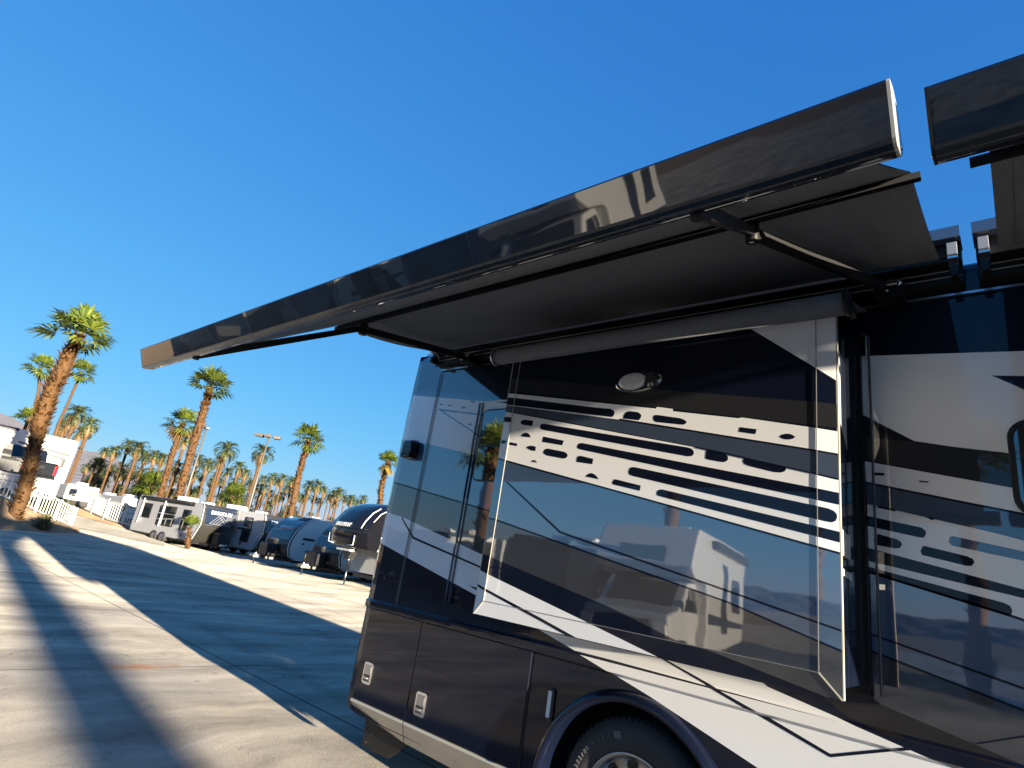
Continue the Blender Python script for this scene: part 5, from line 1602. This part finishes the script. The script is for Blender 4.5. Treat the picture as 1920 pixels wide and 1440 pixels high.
pk = onx(72, 890, -44.2)
root = tag(empty('pickup_truck', (-44.2, pk.y - .05, 1.88), math.radians(10)), 'black pickup truck with red tail lights parked tail out on the upper lot', 'pickup truck')
pickup(root)
root.scale = (1.05, .93, 1.27)

# low white trailer in front of the pickup
ya = onx(56, 905, -42.3).y; yb_ = onx(111, 912, -42.3).y; za = onx(85, 898, -42.3).z
root = tag(empty('utility_trailer', (-42.3, yb_, 1.25)), 'long low white trailer behind the railing and below the black pickup', 'trailer')
mb = MB(); mb.prism(rrect(-3.4, .25, 0, za - 1.25, .03), -.9, 0, M_gel, 'x'); b = mb.build('box', root)
mb = MB(); mb.box((.0, -3.4, za - 1.25 - .16), (.012, 0, za - 1.25 - .12), M_dgrey); mb.box((.0, -3.4, za - 1.25 - .44), (.012, 0, za - 1.25 - .40), M_dgrey); mb.build('trim_line', b)
for y in (-2.3, -1.4):
    mb = MB(); mb.lathe([(-.2, .1), (-.2, .27), (.0, .28), (.01, .1), (0, 0)], M_rubber, 20, (0, y, .22), axis='x'); mb.build('wheel', root)


def plain_camper(label, x, pxa, pxb, pyt, zg, length, mat=M_gel, stripes=True, group='white trailers beyond the railings'):
    a = onx(pxa, pyt, x); b = onx(pxb, pyt + (pxb - pxa) * .16, x); zt = (a.z + b.z) / 2
    wd = abs(b.y - a.y)
    root = tag(empty('camper', (x, a.y, zg)), label, 'trailer', group)
    h = zt - zg
    mb = MB(); mb.prism(rrect(0, .45, wd, h, .12), -length, 0, M_roof, 'x', mat); bo = mb.build('body', root)
    mb = MB()
    if stripes:
        mb.box((.0, .1, h * .62), (.01, wd - .1, h * .66), M_dgrey); mb.box((.0, wd * .3, h * .4), (.01, wd - .1, h * .43), M_dgrey)
        mb.build('side_graphic', bo)
    mb = MB(); mb.prism(rrect(wd * .12, h * .45, wd * .34, h * .78, .05), .0, .02, M_glass, 'x'); mb.build('window', bo)
    mb = MB(); mb.box((-2.2, wd * .4, h), (-1.3, wd * .4 + .8, h + .24), M_letter); mb.build('roof_air_conditioner', root, bevel=.05)
    for y in (wd * .3, wd * .7):
        mb = MB(); mb.lathe([(-.22, .1), (-.22, .33), (.0, .34), (.01, .2), (0, 0)], M_rubber, 20, (-.02, y, .34), axis='x'); mb.build('wheel', root)
    return root


plain_camper('grey sided white trailer seen between the two railings', -55, 128, 188, 906, 1.2, 7, M_gelgrey)
plain_camper('white trailer whose roof shows above the left end of the far railing', -58, 186, 236, 926, .8, 7)
plain_camper('white trailer just left of the grey trailer awning', -52, 232, 268, 931, .5, 6)
# trimmed hedge between
p = at(122, 925, 38)
root = tag(empty('hedge', (p.x, p.y, .6)), 'low green hedge behind the end of the near railing', 'hedge')
mb = MB(); r_ = random.Random(4)
for i in range(700):
    q = Vector((r_.uniform(-.4, .4), r_.uniform(-1.6, .7), r_.uniform(.0, .95))); a = r_.random() * 6.28
    t = Vector((math.cos(a), math.sin(a), r_.uniform(-.2, 1))) * .12; w = Vector((-math.sin(a), math.cos(a), .2)) * .06
    mb.add([q - w, q + w, q + t], [(0, 1, 2)], M_leaf)
mb.build('foliage', root, fix=False)

# ------------------------------------------------------------------ what stands behind the photographer and shows in the paint
def lorry(root):
    """white delivery motorhome, cab toward local +x"""
    mb = MB(); mb.prism([(-6.5, .55), (-6.5, 3.15), (-6.35, 3.25), (-.4, 3.25), (-.1, 3.0), (.25, 2.35), (-.2, 2.1), (-1.2, 2.05), (-1.2, .55)], -1.2, 1.2, M_gel, 'y'); b = mb.build('body', root, bevel=.05)
    mb = MB(); mb.prism([(-1.2, .5), (-1.2, 2.05), (-.35, 2.0), (.35, 1.4), (1.3, 1.25), (1.42, .5)], -.98, .98, M_gel, 'y'); cb = mb.build('cab', root, bevel=.06)
    for sg in (-1, 1):
        y = sg * .99; a, b2 = sorted((y, y + sg * .012))
        mb = MB(); mb.prism([(-1.0, 1.35), (-1.0, 1.9), (-.4, 1.88), (.1, 1.38)], a, b2, M_glass); mb.build('side_window', cb)
        y = sg * 1.2
        for x0, x1, z0, z1 in ((-5.6, -4.4, 1.5, 2.4), (-3.6, -2.9, .9, 2.7)):
            a, b2 = sorted((y, y + sg * .02)); mb = MB(); mb.prism(rrect(x0, z0, x1, z1, .06), a, b2, M_glass); mb.build('window', b)
        a, b2 = sorted((y, y + sg * .006)); mb = MB(); mb.add([(-6.4, b2 if sg > 0 else a, 1.0), (-1.3, b2 if sg > 0 else a, 1.15), (-1.3, b2 if sg > 0 else a, 1.4), (-6.4, b2 if sg > 0 else a, 1.15)], [(0, 1, 2, 3)], M_panel); mb.build('side_graphic', b, fix=False)
    mb = MB(); mb.add([(.36, -.80, 1.42), (.36, .80, 1.42), (-.30, .76, 1.97), (-.30, -.76, 1.97)], [(0, 1, 2, 3)], M_glass); mb.build('windscreen', cb, fix=False)
    mb = MB(); mb.box((1.40, -.62, .78), (1.45, .62, 1.10), M_black); mb.build('grille', cb, bevel=.02)
    for y in (-.80, .80):
        mb = MB(); mb.box((1.36, y - .14, .84), (1.45, y + .14, 1.06), M_lens); mb.build('headlight', cb, bevel=.03)
        mb = MB(); mb.box((.15, y * 1.42 - .1, 1.38), (.28, y * 1.42 + .1, 1.62), M_black); mb.build('mirror', cb, bevel=.02)
    mb = MB(); mb.box((1.42, -1.0, .42), (1.58, 1.0, .66), M_dgrey); mb.build('bumper', cb, bevel=.03)
    mb = MB(); mb.prism(rrect(-.55, 2.35, .55, 2.75, .06), .20, .22, M_glass, 'x'); mb.build('window', b)
    mb = MB(); mb.box((-6.3, 1.2, 2.95), (-1.6, 1.34, 3.12), M_dgrey); mb.box((-6.3, -1.34, 2.95), (-1.6, -1.2, 3.12), M_dgrey); mb.build('awning', root)
    mb = MB(); mb.box((-3.6, -.4, 3.25), (-2.6, .4, 3.52), M_letter); mb.build('roof_air_conditioner', root, bevel=.05)
    for x in (.45, -4.9):
        for sg in (-1, 1):
            mb = MB(); y = sg * .95; mb.lathe([(y - .13, .2), (y - .13, .40), (y + .13, .40), (y + .13, .2), (y + .1 * sg, 0)], M_rubber, 24, (x, 0, .40)); mb.build('wheel', root)


root = tag(empty('camper_van', (-6.9, -7.4, 0), math.radians(79)), 'white cab over camper reflected in the glossy slide room', 'camper')
lorry(root)
noseC = noseA
rowg = 'trailers parked behind the photographer'
for i, (x, y, hd, sd, lab) in enumerate(((-11.4, -8.8, 84, M_gelgrey, 'dark nosed trailer in the row facing the motorhome, left of the white camper'), (-19.5, -10.0, 80, M_gel, 'white trailer left of the dark nosed one in the row facing the motorhome'),
                                         (-28, -11, 80, M_cap, 'brown trailer added to the row facing the motorhome, beyond the white one'), (-37, -13, 75, M_panel, 'dark blue trailer added to the row facing the motorhome, beyond the brown one'), (-50, -17, 70, M_cap, 'farthest brown trailer added at the left end of the row facing the motorhome'), (4.5, -19, 95, M_gelgrey, 'dark nosed trailer in the row facing the motorhome, behind the photographer'), (13.5, -20, 95, M_gel, 'white trailer at the right end of the row facing the motorhome'))):  # brown and dark blue trailers added to darken the lead rail's reflection
    trailer('travel_trailer', lab, (x, y, 0), math.radians(hd), noseA, LB, 2.42, 2.9, side=sd, text='', group=rowg, winspec=((-3.0, -2.0, 1.2, 2.2, -1), (-3.0, -2.0, 1.2, 2.2, 1)))
for (x, y, h, lab) in ((-16.3, -10.2, 5.9, 'short fan palm between the trailers, mirrored in the small rear window'), (-11, -17, 9, 'fan palm standing behind the row of trailers, nearer the white camper'), (-1.5, -19, 8, 'fan palm standing behind the row of trailers, nearer the dark nosed trailer')):
    fan_palm([(x, y, 0), (x + .1, y, 3), (x, y, 6), (x + .2, y, h)], [.4, .3, .28, .22], 1.7, int(h * 7), lab, 140, .22, nf=26)
